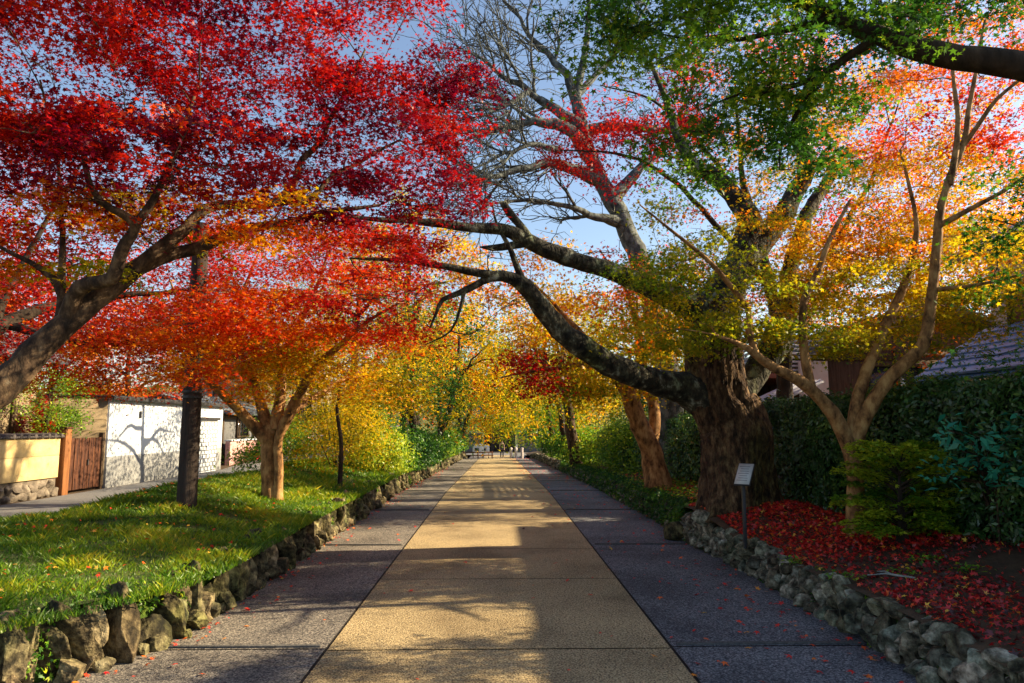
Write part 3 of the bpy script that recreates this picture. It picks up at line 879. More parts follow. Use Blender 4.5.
def gable_house(name, label, x0, x1, y0, y1, z0, hw, hr, wallm, roofm, axis='y', over=.5, windows=(), beams=True, cat='house', group=None):
    t = thing(name, label, cat, ((x0 + x1) / 2, (y0 + y1) / 2, z0), group)
    cx, cy = (x0 + x1) / 2, (y0 + y1) / 2
    m = MB(); m.box((cx, cy, z0 + hw / 2), (x1 - x0, y1 - y0, hw))
    if axis == 'y':
        for yy, s in ((y0, -1), (y1, 1)):
            m.add([[x0, yy, z0 + hw], [x1, yy, z0 + hw], [cx, yy, z0 + hw + hr], [x0, yy - s * .2, z0 + hw], [x1, yy - s * .2, z0 + hw], [cx, yy - s * .2, z0 + hw + hr]], [[0, 1, 2], [3, 5, 4]])
    m.build('wall', wallm, t)
    m = MB(); hx = (x1 - x0) / 2 + over; sl = math.atan2(hr, (x1 - x0) / 2); L = hx / math.cos(sl)
    for s in (-1, 1):
        rot = np.array(Euler((0, s * sl, 0)).to_matrix())
        c = np.array([cx + s * hx / 2, cy, z0 + hw + hr - hr / ((x1 - x0) / 2) * hx / 2 + .08])
        m.box(c, (L, y1 - y0 + 2 * over, .1), rot)
        n = int(L / .27)
        for k in range(n):
            m.box(c + rot @ np.array([-L / 2 + (k + .5) * L / n, 0, .07]), (L / n * .9, y1 - y0 + 2 * over + .02, .05), rot @ np.array(Euler((0, -.09 * s * 1, 0)).to_matrix()))
    m.box((cx, cy, z0 + hw + hr + .16), (.3, y1 - y0 + 2 * over + .1, .18))
    m.build('roof', roofm, t, False, .01)
    if beams:
        m = MB()
        for yy in np.arange(y0, y1 + .1, 1.82):
            for xx, s in ((x0, -1), (x1, 1)): m.box((xx + s * .02, min(yy, y1 - .06), z0 + hw / 2), (.08, .12, hw - .02))
        for xx in np.arange(x0, x1 + .1, 1.82):
            m.box((min(xx, x1 - .06), y0 - .02, z0 + hw / 2), (.12, .08, hw - .02))
        for z in (.35, hw - .2):
            m.box((x0 - .012, cy, z0 + z), (.06, y1 - y0, .13)); m.box((x1 + .012, cy, z0 + z), (.06, y1 - y0, .13)); m.box((cx, y0 - .012, z0 + z), (x1 - x0, .06, .13))
        m.build('timber_frame', M_BEAM, t, False, .006)
    for face, a, b, z, wz in windows:
        s = 1 if face == 'x+' else -1
        if face[0] == 'x':
            xx = x1 if s > 0 else x0
            f = MB()
            for yy in (a, b): f.box((xx + s * .05, yy, z + wz / 2), (.1, .07, wz + .07))
            for q in (z, z + wz): f.box((xx + s * .05, (a + b) / 2, q), (.095, b - a, .07))
            f.box((xx + s * .045, (a + b) / 2, z + wz / 2), (.06, .04, wz))
            fo = f.build('window', M_BEAM, t, False, .005)
            g = MB(); g.box((xx + s * .02, (a + b) / 2, z + wz / 2), (.035, b - a - .04, wz - .04)); g.build('pane', M_GLASS, fo)
        else:
            f = MB(); yy = y0
            for q in (a, b): f.box((q, yy - .05, z + wz / 2), (.07, .1, wz + .07))
            for q in (z, z + wz): f.box(((a + b) / 2, yy - .05, q), (b - a, .095, .07))
            f.box(((a + b) / 2, yy - .045, z + wz / 2), (.04, .06, wz))
            fo = f.build('window', M_BEAM, t, False, .005)
            g = MB(); g.box(((a + b) / 2, yy - .02, z + wz / 2), (b - a - .04, .035, wz - .04)); g.build('pane', M_GLASS, fo)
    return t


def glass_mat():
    m, nt, N, L = new_mat('dark_window_glass')
    out = N.new('ShaderNodeOutputMaterial'); b = N.new('ShaderNodeBsdfPrincipled')
    b.inputs['Base Color'].default_value = (.03, .035, .04, 1); b.inputs['Roughness'].default_value = .08; b.inputs['Specular IOR Level'].default_value = .6
    L.new(b.outputs[0], out.inputs[0]); return m


M_GLASS = glass_mat()
gable_house('timber_house', 'beige timber framed house behind the ochre wall and plank gate', -19, -12.3, 9.0, 19.0, 0, 3.6, 2.0, M_BEIGE, M_TILE,
            windows=(('x+', 11.4, 13.0, 1.0, 1.3), ('x+', 15.0, 16.6, 1.0, 1.3)))
# up the side lane: grey shed and far house, boundary wall with flowers
M_GREYW = surf('grey_board', [(.3, (.08, .08, .085)), (.6, (.16, .16, .165)), (.8, (.22, .22, .22))], 4, .85, .2, 30, stretch=(5, 5, .4))
gable_house('storage_shed', 'grey boarded shed up the side lane beyond the white garage', -16, -11.2, 29, 36, .1, 2.1, .6, M_GREYW, M_TILE, windows=(('x+', 30.5, 31.8, 1.2, .8),))
gable_house('cream_house', 'cream house at the far top of the side lane', -17, -11.0, 38, 49, .8, 3.6, 1.8, M_BEIGE, M_TILE, windows=(('x+', 40, 41.5, 1.8, 1.2), ('x+', 44, 45.5, 1.8, 1.2)))
M_PINK = surf('pink_render', [(.3, (.40, .20, .19)), (.6, (.55, .33, .31)), (.8, (.6, .42, .4))], 3, .9, .2)
t = thing('boundary_wall', 'low pinkish rendered wall with pale cap at the top of the side lane', 'wall', (-10.7, 35, .4))
m = MB(); m.box((-10.75, 36, .55), (.2, 15, 1.0)); m.build('wall', M_PINK, t, False, .01)
m = MB(); m.box((-10.75, 36, 1.08), (.3, 15, .06)); m.build('cap', M_WHITE, t, False, .008)
for k, yy in enumerate((29.6, 31.2, 33.0)):
    shrub('flowering_shrub', ('red flowering shrub nearest the garage on the side lane', 'middle red flowering shrub before the pinkish lane wall', 'farthest red flowering shrub before the pinkish lane wall')[k],
          -10.1, yy, .5, .6, .75, M_AUT, .8, .14, 900, .06, OVAL, 'red shrubs along the side lane', 60 + k)

shrub('maroon_shrub', 'dark maroon garden shrub behind the plank gate against the cladding', -11.75, 18.4, .7, .5, 2.7, M_AUT, .86, .1, 9000, .07, STAR, None, 66)
shrub('maroon_shrub', 'brownish red garden shrub under the light green garden tree', -11.5, 15.2, .6, .9, 2.2, M_AUT, .74, .12, 6000, .07, STAR, None, 67)
# utility pole
t = thing('utility_pole', 'dark round utility pole standing on the grass bank before the white garage', 'utility pole', (*P(187, 496, 9.3)[:2], .7))
bx, by = P(187, 496, 9.3)[:2]
M_POLE = surf('pole_tar', [(.3, (.015, .011, .009)), (.6, (.045, .032, .026)), (.8, (.08, .06, .05))], 6, .85, .4, 25, stretch=(4, 4, .3))
m = MB(); zz = np.linspace(.4, 4.4, 24); m.tube(np.stack([0 * zz + bx, 0 * zz + by, zz], -1), np.linspace(.125, .098, 24), 20); m.build('pole', M_POLE, t, True)
m = MB()
for z in (2.05, 2.12): m.tube(np.array([[bx, by, z], [bx, by, z + .03]]), [.131, .131], 20)
m.build('band', M_DARKM, t, True)

# information board on a post
bx, by, _ = P(745, 533, 8.35); bz = float(ground_z(bx, by))
t = thing('information_sign', 'small tilted information board on a dark metal post beside the old trunk', 'sign', (bx, by, bz))
M_SIGN = surf('sign_face', [(.3, (.42, .42, .42)), (.6, (.55, .55, .55)), (.8, (.62, .62, .61))], 4, .4, .05)
m = MB(); m.box((bx, by, bz + .35), (.035, .05, .78)); m.build('post', M_DARKM, t, False, .004)
rot = np.array((Euler((0, 0, R_(-38))).to_matrix() @ Euler((R_(48), 0, 0)).to_matrix()))
c = np.array([bx + .02, by, bz + .81])
m = MB(); m.box(c, (.19, .32, .022), rot); fr = m.build('board', M_DARKM, t, False, .004)
m = MB(); m.box(c + rot @ np.array([0, 0, .013]), (.175, .3, .006), rot); m.build('panel', M_SIGN, fr)
m = MB()
for k in range(7): m.box(c + rot @ np.array([-.008 + .004 * ((k * 7) % 3), .105 - k * .034, .0175]), (.125 - .016 * ((k * 5) % 3), .009, .002), rot)
m.build('text_line', M_DADO, fr)

# ================================================================== right side buildings
M_PINKW = surf('pale_render', [(.3, (.48, .40, .36)), (.6, (.58, .50, .46)), (.8, (.62, .55, .5))], 3, .9, .15)
M_LATT = surf('weathered_lattice', [(.3, (.42, .44, .50)), (.7, (.58, .60, .66))], 5, .7, .2)
M_REDW = surf('red_timber', [(.3, (.16, .05, .035)), (.7, (.28, .10, .06))], 4, .7, .2)
M_BRNW = surf('brown_boards', [(.3, (.06, .035, .022)), (.6, (.13, .08, .05)), (.8, (.18, .115, .075))], 4, .85, .3, 30, stretch=(5, 5, .5))
# house with lattice balcony, beyond the hedge
x0, x1, y0, y1 = 8.3, 14, 17.5, 26
t = gable_house('lattice_house', 'pale house with a slatted upper balcony behind the small maple', x0, x1, y0, y1, .5, 3.1, 1.0, M_BRNW, M_TILE, windows=(('y-', 9.3, 10.7, 2.2, 1.0),))
m = MB(); m.box((7.35, 20.6, 2.93), (1.86, 6.2, .12)); m.box((6.45, 20.6, 2.78), (.1, 6.2, .16)); bal = m.build('balcony', M_REDW, t, False, .008)
m = MB()
for z in np.arange(3.08, 3.86, .105): m.box((6.43, 20.6, z), (.03, 6.1, .055)); m.box((7.36, 17.53, z), (1.8, .03, .055))
m.build('slat', M_LATT, bal)
m = MB()
for yy in np.arange(17.6, 23.8, .62): m.box((6.47, yy, 3.42), (.05, .06, .92))
m.box((6.45, 20.6, 3.91), (.09, 6.2, .07)); m.box((7.38, 17.53, 3.91), (1.75, .08, .07)); m.build('railing', M_REDW, bal)
for yy in (17.7, 20.6, 23.5): m = MB(); m.box((6.5, yy, 1.64), (.12, .12, 2.3)); m.build('post', M_REDW, t)
m = MB(); m.box((7.95, 17.42, 2.1), (.72, .1, 2.4)); m.build('side_panel', M_PINKW, t, False, .01)
m = MB(); rot = np.array(Euler((0, R_(-24), 0)).to_matrix()); m.box((6.5, 16.2, 2.35), (1.5, 1.9, .05), rot); 
for k in range(9): m.box(np.array([6.5, 15.35 + k * .21, 2.35]) + rot @ np.array([0, 0, .045]), (1.5, .05, .04), rot)
aw = m.build('awning', M_LATT, t)
for q in (15.4, 17.0): m = MB(); m.box((5.95, q, 1.25), (.07, .07, 1.75)); m.build('awning_post', M_REDW, t)
# nearer house: lean-to tile roof and a wall with a reddish window
t = thing('tiled_house', 'house with blue grey lean-to tiled roof above the hedge at far right', 'house', (10.5, 9, .5))
m = MB(); m.box((12.0, 8.6, 2.65), (5.6, 8.2, 4.5)); m.build('wall', M_PINKW, t, False, .01)
m = MB(); m.box((8.9, 8.4, 1.45), (.7, 7.6, 1.9)); m.build('side_room', M_BEAM, t, False, .01)
m = MB(); n = 7; a, b = np.array([7.75, 2.48]), np.array([9.17, 3.42]); d = (b - a) / n; ang = math.atan2(d[1], d[0])
rot = np.array(Euler((0, -ang, 0)).to_matrix())
m.box((8.46, 8.5, 2.93), (np.linalg.norm(b - a), 8.6, .06), rot)
for k in range(n):
    q = a + d * (k + .5); m.box((q[0], 8.5, q[1] + .07), (np.linalg.norm(d) * 1.04, 8.62, .055), np.array(Euler((0, -ang + .12, 0)).to_matrix()))
M_TILEB = surf('blue_tile', [(.3, (.045, .12, .28)), (.6, (.09, .21, .44)), (.8, (.14, .28, .52))], 5, .45, .2, 30, spec=.6)
m.build('lean_to_roof', M_TILEB, t, False, .012)
m = MB(); 
for s in (-1, 1):
    ry = np.array(Euler((0, s * R_(27), 0)).to_matrix()); m.box((12 + s * 1.6, 8.6, 5.65), (3.6, 9.2, .12), ry)
    for k in range(14): m.box(np.array([12 + s * 1.6, 8.6, 5.65]) + ry @ np.array([-1.68 + k * .258, 0, .09]), (.235, 9.22, .05), ry)
m.box((12, 8.6, 6.52), (.3, 9.3, .2)); m.build('roof', M_TILE, t, False, .01)  # ridge out of view, roof and wall raised to shade the road
f = MB(); yw, zw = 11.4, 3.72
for q in (-.75, .75): f.box((9.16, yw + q, zw), (.1, .08, .8))
for q in (-.4, .4): f.box((9.16, yw, zw + q), (.095, 1.58, .08))
f.box((9.15, yw, zw), (.06, .05, .72)); fo = f.build('window', M_BEAM, t, False, .006)
g = MB(); g.box((9.185, yw, zw), (.03, 1.44, .74)); g.build('shutter', M_REDW, fo)

# ================================================================== far end: gate, people, boards, bollards
GZ = -1.44
M_GATE = surf('gate_timber', [(.3, (.015, .012, .012)), (.7, (.05, .04, .035))], 5, .8, .3, 20)
t = thing('temple_gate', 'dark roofed timber gate closing the far end of the road', 'gate', (.3, 82, GZ))
for x in (-1.3, -.5, 1.1, 1.9):
    m = MB(); m.box((x, 82, GZ + 1.9), (.4, .4, 3.8)); m.build('pillar', M_GATE, t, False, .02)
m = MB(); m.box((.3, 82, GZ + 3.5), (4.4, .5, .45)); m.box((.3, 82, GZ + 2.9), (3.8, .3, .3)); m.build('lintel', M_GATE, t, False, .02)
m = MB()
for s in (-1, 1): m.box((.3, 82 + s * 1.1, GZ + 4.5), (6.0, 2.6, .18), np.array(Euler((s * -R_(30), 0, 0)).to_matrix()))
m.box((.3, 82, GZ + 5.2), (5.8, .4, .35)); m.build('roof', M_TILE, t, False, .03)
for s in (-1, 1):
    m = MB(); m.box((.3 + s * .8, 82.4, GZ + 1.4), (1.58, .1, 2.7)); m.build('door', M_GATE, t, False, .01)  # closed dark panels stand in for the shaded opening of the gateway
for s, lab in ((-1, 'long grey plastered wall left of the dark temple gate'), (1, 'long grey plastered wall right of the dark temple gate')):
    t = thing('precinct_wall', lab, 'wall', (.3 + s * 7.6, 82.3, GZ))
    m = MB(); m.box((.3 + s * 7.6, 82.3, GZ + 1.0), (11, .4, 2.0)); m.build('wall', M_GREYW, t, False, .02)
    m = MB(); m.box((.3 + s * 7.6, 82.3, GZ + 2.1), (11.2, .9, .2)); m.build('roof', M_TILE, t, False, .03)
# notice boards
for k, (px, lab, w_, h_) in enumerate(((478, 'larger white notice board standing left of the road end', .95, .75), (486, 'smaller white notice board beside the larger one at the road end', .6, .6))):
    x, y = P(px, 450, 63 + k)[:2]; z = float(road_z(y))
    t = thing('notice_board', lab, 'notice board', (x, y, z), 'notice boards at the road end')
    m = MB(); m.box((x, y, z + .95), (w_, .05, h_)); m.build('board', M_WHITE, t, False, .01)
    for s in (-1, 1): m = MB(); m.box((x + s * (w_ / 2 - .06), y + .04, z + .55), (.05, .05, 1.1)); m.build('leg', M_DARKM, t)
    m = MB(); m.box((x - .1, y - .03, z + .85), (w_ * .4, .012, h_ * .35)); m.build('notice', M_DARKM, t)
labs = ('first pale stone bollard from the walker at the road end', 'second pale stone bollard from the walker at the road end', 'pale stone bollard farthest right at the road end')
proto = None
for k, px in enumerate((511, 516, 522)):
    x, y = P(px, 452, 61)[:2]; z = float(road_z(y))
    if proto is None:
        proto = thing('bollard', labs[0], 'bollard', (x, y, z), 'bollards at the road end')
        m = MB(); m.tube(np.array([[x, y, z - .05], [x, y, z + .7], [x, y, z + .86]]), [.12, .11, .105], 12); m.build('post', M_PINKW, proto, True)
        m = MB(); m.tube(np.array([[x, y, z + .86], [x, y, z + .92], [x, y, z + .97]]), [.13, .12, .04], 12); m.build('cap', M_PINKW, proto, True)
    else:
        c = proto.copy(); COL.objects.link(c); c.location = (x, y, z); c['label'] = labs[k]
        for ch in proto.children: d = ch.copy(); COL.objects.link(d); d.parent = c
t = thing('barrier_rail', 'low dark rail barrier across the left of the road end', 'barrier', (-1.9, 60, float(road_z(60))))
z = float(road_z(60))
for q in (.3, .55):
    m = MB(); m.box((-1.6, 60, z + q), (2.6, .06, .09)); m.build('rail', M_FENCE, t)
for x in (-2.8, -1.6, -.4): m = MB(); m.box((x, 60, z + .32), (.1, .1, .66)); m.build('post', M_FENCE, t)


def person(label, x, y, ztop_h, jacket, trousers, face, seed):
    z = float(road_z(y)); h = ztop_h
    t = thing('person', label, 'person', (x, y, z))
    c, s = math.cos(face), math.sin(face)
    def W(a, b, q): return np.array([x + a * c - b * s, y + a * s + b * c, z + q * h])
    def body(name, chains, mat):
        import bmesh
        me = bpy.data.meshes.new(name); vs_, es, rs = [], [], []
        for ch in chains:
            pi = None
            for (a, b, q, rad) in ch:
                key = next((i for i, v in enumerate(vs_) if np.linalg.norm(v - W(a, b, q)) < .004), None)
                if key is None: vs_.append(W(a, b, q)); rs.append(rad); key = len(vs_) - 1
                if pi is not None: es.append((pi, key))
                pi = key
        off = np.array([x, y, z])
        me.from_pydata([tuple(v - off) for v in vs_], es, [])
        o = bpy.data.objects.new(name, me); COL.objects.link(o); o.parent = t
        sk = o.modifiers.new('skin', 'SKIN')
        for i, l in enumerate(me.skin_vertices[0].data): l.radius = (rs[i], rs[i] * .85); l.use_root = i == 0
        o.modifiers.new('sub', 'SUBSURF').levels = 1
        me.materials.append(mat)
        return o
    skin = surf('skin', [(.3, (.45, .28, .2)), (.7, (.5, .33, .25))], 4, .6, 0)
    body('body', [[(0, 0, .52, .10), (0, 0, .62, .095), (0, 0, .75, .12), (0, 0, .82, .07), (0, 0, .87, .045), (0, -.01, .905, .07), (0, -.012, .94, .08), (0, -.01, .985, .05)],
                  [(0, 0, .82, .07), (.15, 0, .80, .06), (.2, .01, .64, .042), (.2, -.07, .50, .032), (.2, -.1, .455, .03)],
                  [(0, 0, .82, .07), (-.15, 0, .80, .06), (-.2, .02, .64, .042), (-.2, -.03, .50, .032), (-.2, -.05, .455, .03)],
                  [(0, 0, .52, .10), (.08, 0, .48, .075), (.09, -.05, .28, .055), (.09, .03, .05, .04), (.09, -.09, .018, .032)],
                  [(0, 0, .52, .10), (-.08, 0, .48, .075), (-.09, .06, .28, .055), (-.09, .16, .06, .04), (-.09, .06, .018, .032)]], skin)
    body('jacket', [[(0, 0, .47, .135), (0, 0, .62, .125), (0, 0, .75, .14), (0, 0, .825, .08)],
                    [(0, 0, .80, .09), (.15, 0, .80, .075), (.2, .01, .64, .058), (.2, -.06, .52, .048)],
                    [(0, 0, .80, .09), (-.15, 0, .80, .075), (-.2, .02, .64, .058), (-.2, -.025, .52, .048)]], jacket)
    body('trousers', [[(0, 0, .52, .115), (.08, 0, .47, .09), (.09, -.05, .28, .07), (.09, .025, .07, .055)],
                      [(0, 0, .52, .115), (-.08, 0, .47, .09), (-.09, .06, .28, .07), (-.09, .155, .075, .055)]], trousers)
    m = MB(); v, f = ICO2; m.add(v * np.array([.085, .1, .085]) + W(0, .015, .955), f); m.build('hair', M_GATE, t, True)
    return t


M_NAVY = surf('navy_cloth', [(.3, (.012, .015, .03)), (.7, (.03, .035, .06))], 6, .9, .1)
M_BLK = surf('black_cloth', [(.3, (.01, .01, .012)), (.7, (.025, .025, .028))], 6, .9, .1)
px_ = P(502, 455, 62)
person('small distant walker in dark clothes at the end of the road', px_[0], 62, 1.65, M_NAVY, M_BLK, .2, 1)
# ================================================================== the old tree on the right
bx, by = 3.42, 10.1
bz = float(ground_z(bx, by))


def old_r(i, th, rr):
    c, s_ = np.cos(th), np.sin(th); o = np.ones_like(th)
    f = 1 + .07 * np.sin(3 * th + .03 * i) + .16 * fbm(np.stack([c * 1.6, s_ * 1.6, o * i * .035], -1), 5, 2)
    f = f + .13 * (.35 - np.abs(fbm(np.stack([c * 4.5, s_ * 4.5, o * i * .06], -1), 9, 3))) + .03 * vnoise(np.stack([c * 14, s_ * 14, o * i * .5], -1), 2)
    flare = math.exp(-i / 4.5)
    f = f + flare * (.2 * np.maximum(0, np.sin(3.0 * th + .6)) + .10 * np.sin(6 * th))
    return rr * f


T = Tree('old_tree', 'huge old tree with thick furrowed trunk leaning out over the cobble wall', (bx, by, bz), M_BARK_BIG, M_AUT, None, 41)
_b = M_BARK_LIMB
sp = T.limb([(bx, by, bz - .25, .60), (bx + .0, by, bz + .25, .53), (bx - .06, by, bz + 1.0, .47), (*P(716, 400, 10.1), .42), (*P(712, 345, 10.1), .40), (*P(712, 305, 10.1), .36)], 'trunk', 110, .0, .05, .045, old_r)
T.bark = _b
T.limb(PL([(716, 400, 10.1, .40), (688, 390, 10.0, .26), (655, 381, 9.7, .185), (620, 367, 9.5, .165), (593, 353, 9.3, .155), (568, 336, 9.1, .145), (549, 314, 8.95, .13), (535, 295, 8.85, .115), (520, 280, 8.75, .095), (503, 275, 8.65, .07), (478, 274, 8.5, .05), (448, 266, 8.4, .042), (400, 261, 8.2, .028), (350, 258, 8.0, .012)]), 'limb', 16, .05, .14)
T.limb(PL([(508, 277, 8.65, .06), (493, 279, 8.6, .052), (475, 286, 8.55, .046), (457, 294, 8.5, .04), (442, 300, 8.5, .03), (436, 312, 8.4, .022), (430, 328, 8.4, .010)]), 'limb', 10, .04, .12)
T.limb(PL([(708, 320, 10.1, .34), (690, 306, 10.0, .22), (655, 290, 9.7, .15), (610, 270, 9.4, .125), (568, 257, 9.1, .115), (540, 247, 8.9, .11), (520, 236, 8.8, .10), (500, 231, 8.7, .075), (465, 226, 8.5, .06), (425, 221, 8.3, .045), (380, 220, 8.0, .03), (330, 214, 7.7, .012)]), 'limb', 16, .05, .14)
T.limb(PL([(524, 283, 8.75, .05), (514, 262, 8.75, .04), (507, 245, 8.7, .03), (496, 225, 8.7, .02), (492, 200, 8.7, .008)]), 'limb', 8, .03, .12)
T.limb(PL([(464, 292, 8.5, .03), (460, 310, 8.5, .022), (452, 330, 8.45, .014), (425, 345, 8.4, .006)]), 'limb', 6, .03, .12)
T.limb(PL([(528, 238, 8.8, .07), (518, 222, 8.8, .05), (510, 212, 8.8, .055), (503, 203, 8.8, .05)]), 'limb', 10, .03, .15)
T.limb(PL([(530, 242, 8.85, .06), (510, 245, 8.8, .05), (494, 247, 8.7, .045), (480, 247, 8.7, .01)]), 'limb', 8, .03, .12)
T.limb(PL([(712, 330, 10.1, .42), (722, 295, 10.2, .30), (738, 262, 10.3, .24), (748, 225, 10.4, .19), (735, 195, 10.5, .15), (712, 175, 10.6, .12), (690, 165, 10.6, .1), (672, 120, 10.8, .06), (650, 60, 11, .03)]), 'limb', 16, .06, .14)
T.limb(PL([(738, 268, 10.3, .24), (762, 242, 10.4, .19), (787, 208, 10.5, .16), (803, 170, 10.6, .13), (800, 120, 10.7, .1), (815, 60, 10.9, .06), (830, 0, 11, .03)]), 'limb', 14, .06, .14)
T.limb(PL([(726, 405, 10.2, .27), (752, 378, 10.3, .19), (776, 345, 10.4, .22), (786, 315, 10.5, .17), (790, 285, 10.6, .13), (797, 240, 10.7, .12), (815, 200, 10.9, .1), (850, 150, 11.2, .06)]), 'limb', 14, .06, .14)
# bare side twigs of the two long limbs
C = T.rects([(330, 520, 205, 330, 7.6, 8.9, 34, 0, 0), (470, 640, 175, 270, 8.5, 9.6, 16, 0, 0)])
T.grow(C, .45, .014, 3, .0035, .05)
C = T.rects([(640, 800, 120, 300, 9.6, 11, 26, .22, .08)])
T.grow(C, .4, .014, 3)
T.leaves(C, 130, .36, .06)
T.done()

# ================================================================== bare grey tree
bx, by = P(672, 470, 17)[:2]; bz = float(ground_z(bx, by))
T = Tree('bare_tree', 'tall grey leafless tree with a fan of fine twigs behind the old tree', (bx, by, bz), M_BARK_GREY, M_AUT, None, 43)
T.limb([(bx, by, bz - .1, .36), (*P(668, 380, 17), .30), *PL([(655, 310, 17, .27), (640, 262, 17, .25), (624, 222, 17, .23), (607, 192, 17, .21), (594, 165, 17, .19), (584, 130, 17, .16), (576, 96, 17, .13), (585, 50, 17, .08), (590, -10, 17, .04)])], 'trunk', 16, .05, .12, .25)
subs = [
    [(592, 160, 17, .2), (570, 130, 16.8, .16), (545, 122, 16.6, .12), (515, 126, 16.4, .08), (485, 132, 16.2, .05), (455, 130, 16, .02)],
    [(584, 128, 17, .2), (545, 100, 16.8, .1), (510, 80, 16.6, .07), (480, 60, 16.4, .04), (455, 45, 16.2, .015)],
    [(580, 110, 17, .15), (560, 70, 17, .1), (530, 35, 17, .06), (505, 0, 17, .03), (490, -40, 17, .01)],
    [(600, 180, 17, .22), (560, 165, 16.4, .12), (520, 172, 16, .08), (485, 180, 15.6, .05), (450, 184, 15.2, .02)],
    [(590, 130, 17.1, .16), (620, 125, 17.2, .12), (655, 128, 17.3, .1), (690, 132, 17.4, .06), (740, 130, 17.5, .03)],
    [(612, 200, 17, .2), (640, 170, 17.4, .12), (668, 140, 17.8, .08), (690, 90, 18, .05), (705, 30, 18, .02)],
    [(576, 96, 17, .1), (610, 60, 17.5, .07), (640, 20, 17.8, .04), (660, -30, 18, .015)],
    [(560, 150, 16.6, .1), (530, 145, 16.2, .06), (495, 160, 15.8, .04), (468, 172, 15.5, .015)],
    [(530, 90, 16.7, .08), (500, 105, 16.3, .05), (470, 100, 16, .02)],
    [(624, 222, 17, .2), (598, 216, 16.5, .1), (560, 205, 16.0, .06), (520, 200, 15.6, .04), (480, 205, 15.2, .015)]]
for s_ in subs: T.limb(PL(s_), 'limb', 8, .12, .1, .2)
r = T.rng
C = T.rects([(450, 660, -60, 110, 15.2, 18.5, 230, 0, 0), (435, 560, 40, 190, 14.8, 17, 150, 0, 0), (560, 700, 0, 150, 16, 18.5, 90, 0, 0), (440, 540, 150, 215, 15, 16.5, 40, 0, 0)])


def fork(p, d, L, rad, depth):
    m = 7; pts = [np.array(p, float)]; d = np.array(d, float); dirs = []
    for i in range(m):
        d = d + r.normal(0, .16, 3) + np.array([-.02, -.01, .05]); d /= np.linalg.norm(d)
        pts.append(pts[-1] + d * L / m); dirs.append(d)
    T.tw.tube(np.array(pts), np.linspace(rad, max(.007, rad * .35), m + 1), 6 if depth > 1 else 4, .0, caps=False)
    if depth == 0: return
    for k in range(6 if depth > 1 else 5):
        i = r.integers(1, m); a = dirs[i - 1]
        q = r.normal(0, 1, 3); q -= a * q.dot(a); q /= np.linalg.norm(q)
        an = r.uniform(.4, .85)
        fork(pts[i], a * math.cos(an) + q * math.sin(an), L * r.uniform(.45, .7), max(.008, rad * r.uniform(.42, .6) * (1 - .4 * i / m)), depth - 1)


for sp in T.limbs[1:]:
    for u in (.3, .42, .54, .64, .74, .82, .9, .97):
        i = int(u * (len(sp) - 1)); a = sp[min(i + 1, len(sp) - 1), :3] - sp[i - 1, :3]; a /= np.linalg.norm(a)
        q = r.normal(0, 1, 3); q -= a * q.dot(a); q /= np.linalg.norm(q); an = r.uniform(.5, 1.0)
        fork(sp[i, :3], a * math.cos(an) + q * math.sin(an) + np.array([0, 0, .25]), r.uniform(1.1, 1.9), min(.05, sp[i, 3] * .6), 2)
T.grow(C[::3], .7, .015, 5, .009, .04)
T.done()

# ================================================================== near left red maple
bx, by = -5.5, 5.3; bz = float(ground_z(bx, by))
T = Tree('red_maple', 'large crimson maple leaning in from the left with forked pale limbs', (bx, by, bz), M_BARK_MAPLE, M_AUT, None, 51)
T.limb([(bx, by, bz - .15, .26), (*P(-130, 470, 5.35), .175), *PL([(-50, 425, 5.5, .145), (8, 378, 5.7, .125), (48, 342, 5.85, .106), (92, 302, 6.0, .088), (140, 266, 6.2, .075)])], 'trunk', 16, .03, .12)
T.limb(PL([(140, 266, 6.2, .08), (175, 252, 6.4, .062), (211, 243, 6.6, .06), (250, 232, 6.8, .05), (285, 222, 7.0, .042), (330, 212, 7.2, .03), (380, 205, 7.4, .015)]), 'limb', 10)
T.limb(PL([(135, 269, 6.15, .07), (160, 250, 6.2, .065), (185, 230, 6.3, .055), (202, 212, 6.4, .05), (240, 205, 6.7, .045), (268, 203, 6.9, .042), (296, 186, 7.1, .038), (304, 160, 7.3, .033), (322, 140, 7.4, .028), (345, 95, 7.6, .02), (365, 50, 7.8, .012)]), 'limb', 10)
T.limb(PL([(66, 326, 5.9, .08), (72, 303, 5.85, .065), (80, 288, 5.8, .065), (97, 282, 5.75, .06), (110, 276, 5.7, .056), (117, 258, 5.65, .052), (123, 243, 5.6, .048), (134, 226, 5.6, .042), (120, 213, 5.5, .034), (100, 200, 5.4, .028), (85, 165, 5.3, .02), (90, 110, 5.3, .012)]), 'limb', 10)
T.limb(PL([(60, 332, 5.9, .06), (62, 303, 6, .042), (60, 286, 6.1, .036), (50, 274, 6.1, .03), (32, 262, 6.1, .024), (0, 247, 6.1, .015)]), 'limb', 8)
T.limb(PL([(61, 290, 6.1, .04), (62, 255, 6.1, .028), (61, 215, 6.1, .02), (55, 150, 6.1, .014), (40, 80, 6, .008)]), 'limb', 8)
T.limb(PL([(134, 226, 5.6, .035), (160, 190, 5.7, .028), (180, 140, 5.9, .02), (200, 80, 6.1, .012)]), 'limb', 8)
T.limb(PL([(-20, 400, 5.6, .1), (-60, 330, 5.2, .07), (-80, 250, 5, .05), (-60, 170, 4.9, .03), (-30, 100, 4.9, .015)]), 'limb', 8)
T.limb(PL([(268, 203, 6.9, .04), (310, 195, 7.2, .03), (345, 170, 7.4, .022), (400, 140, 7.7, .012)]), 'limb', 8)
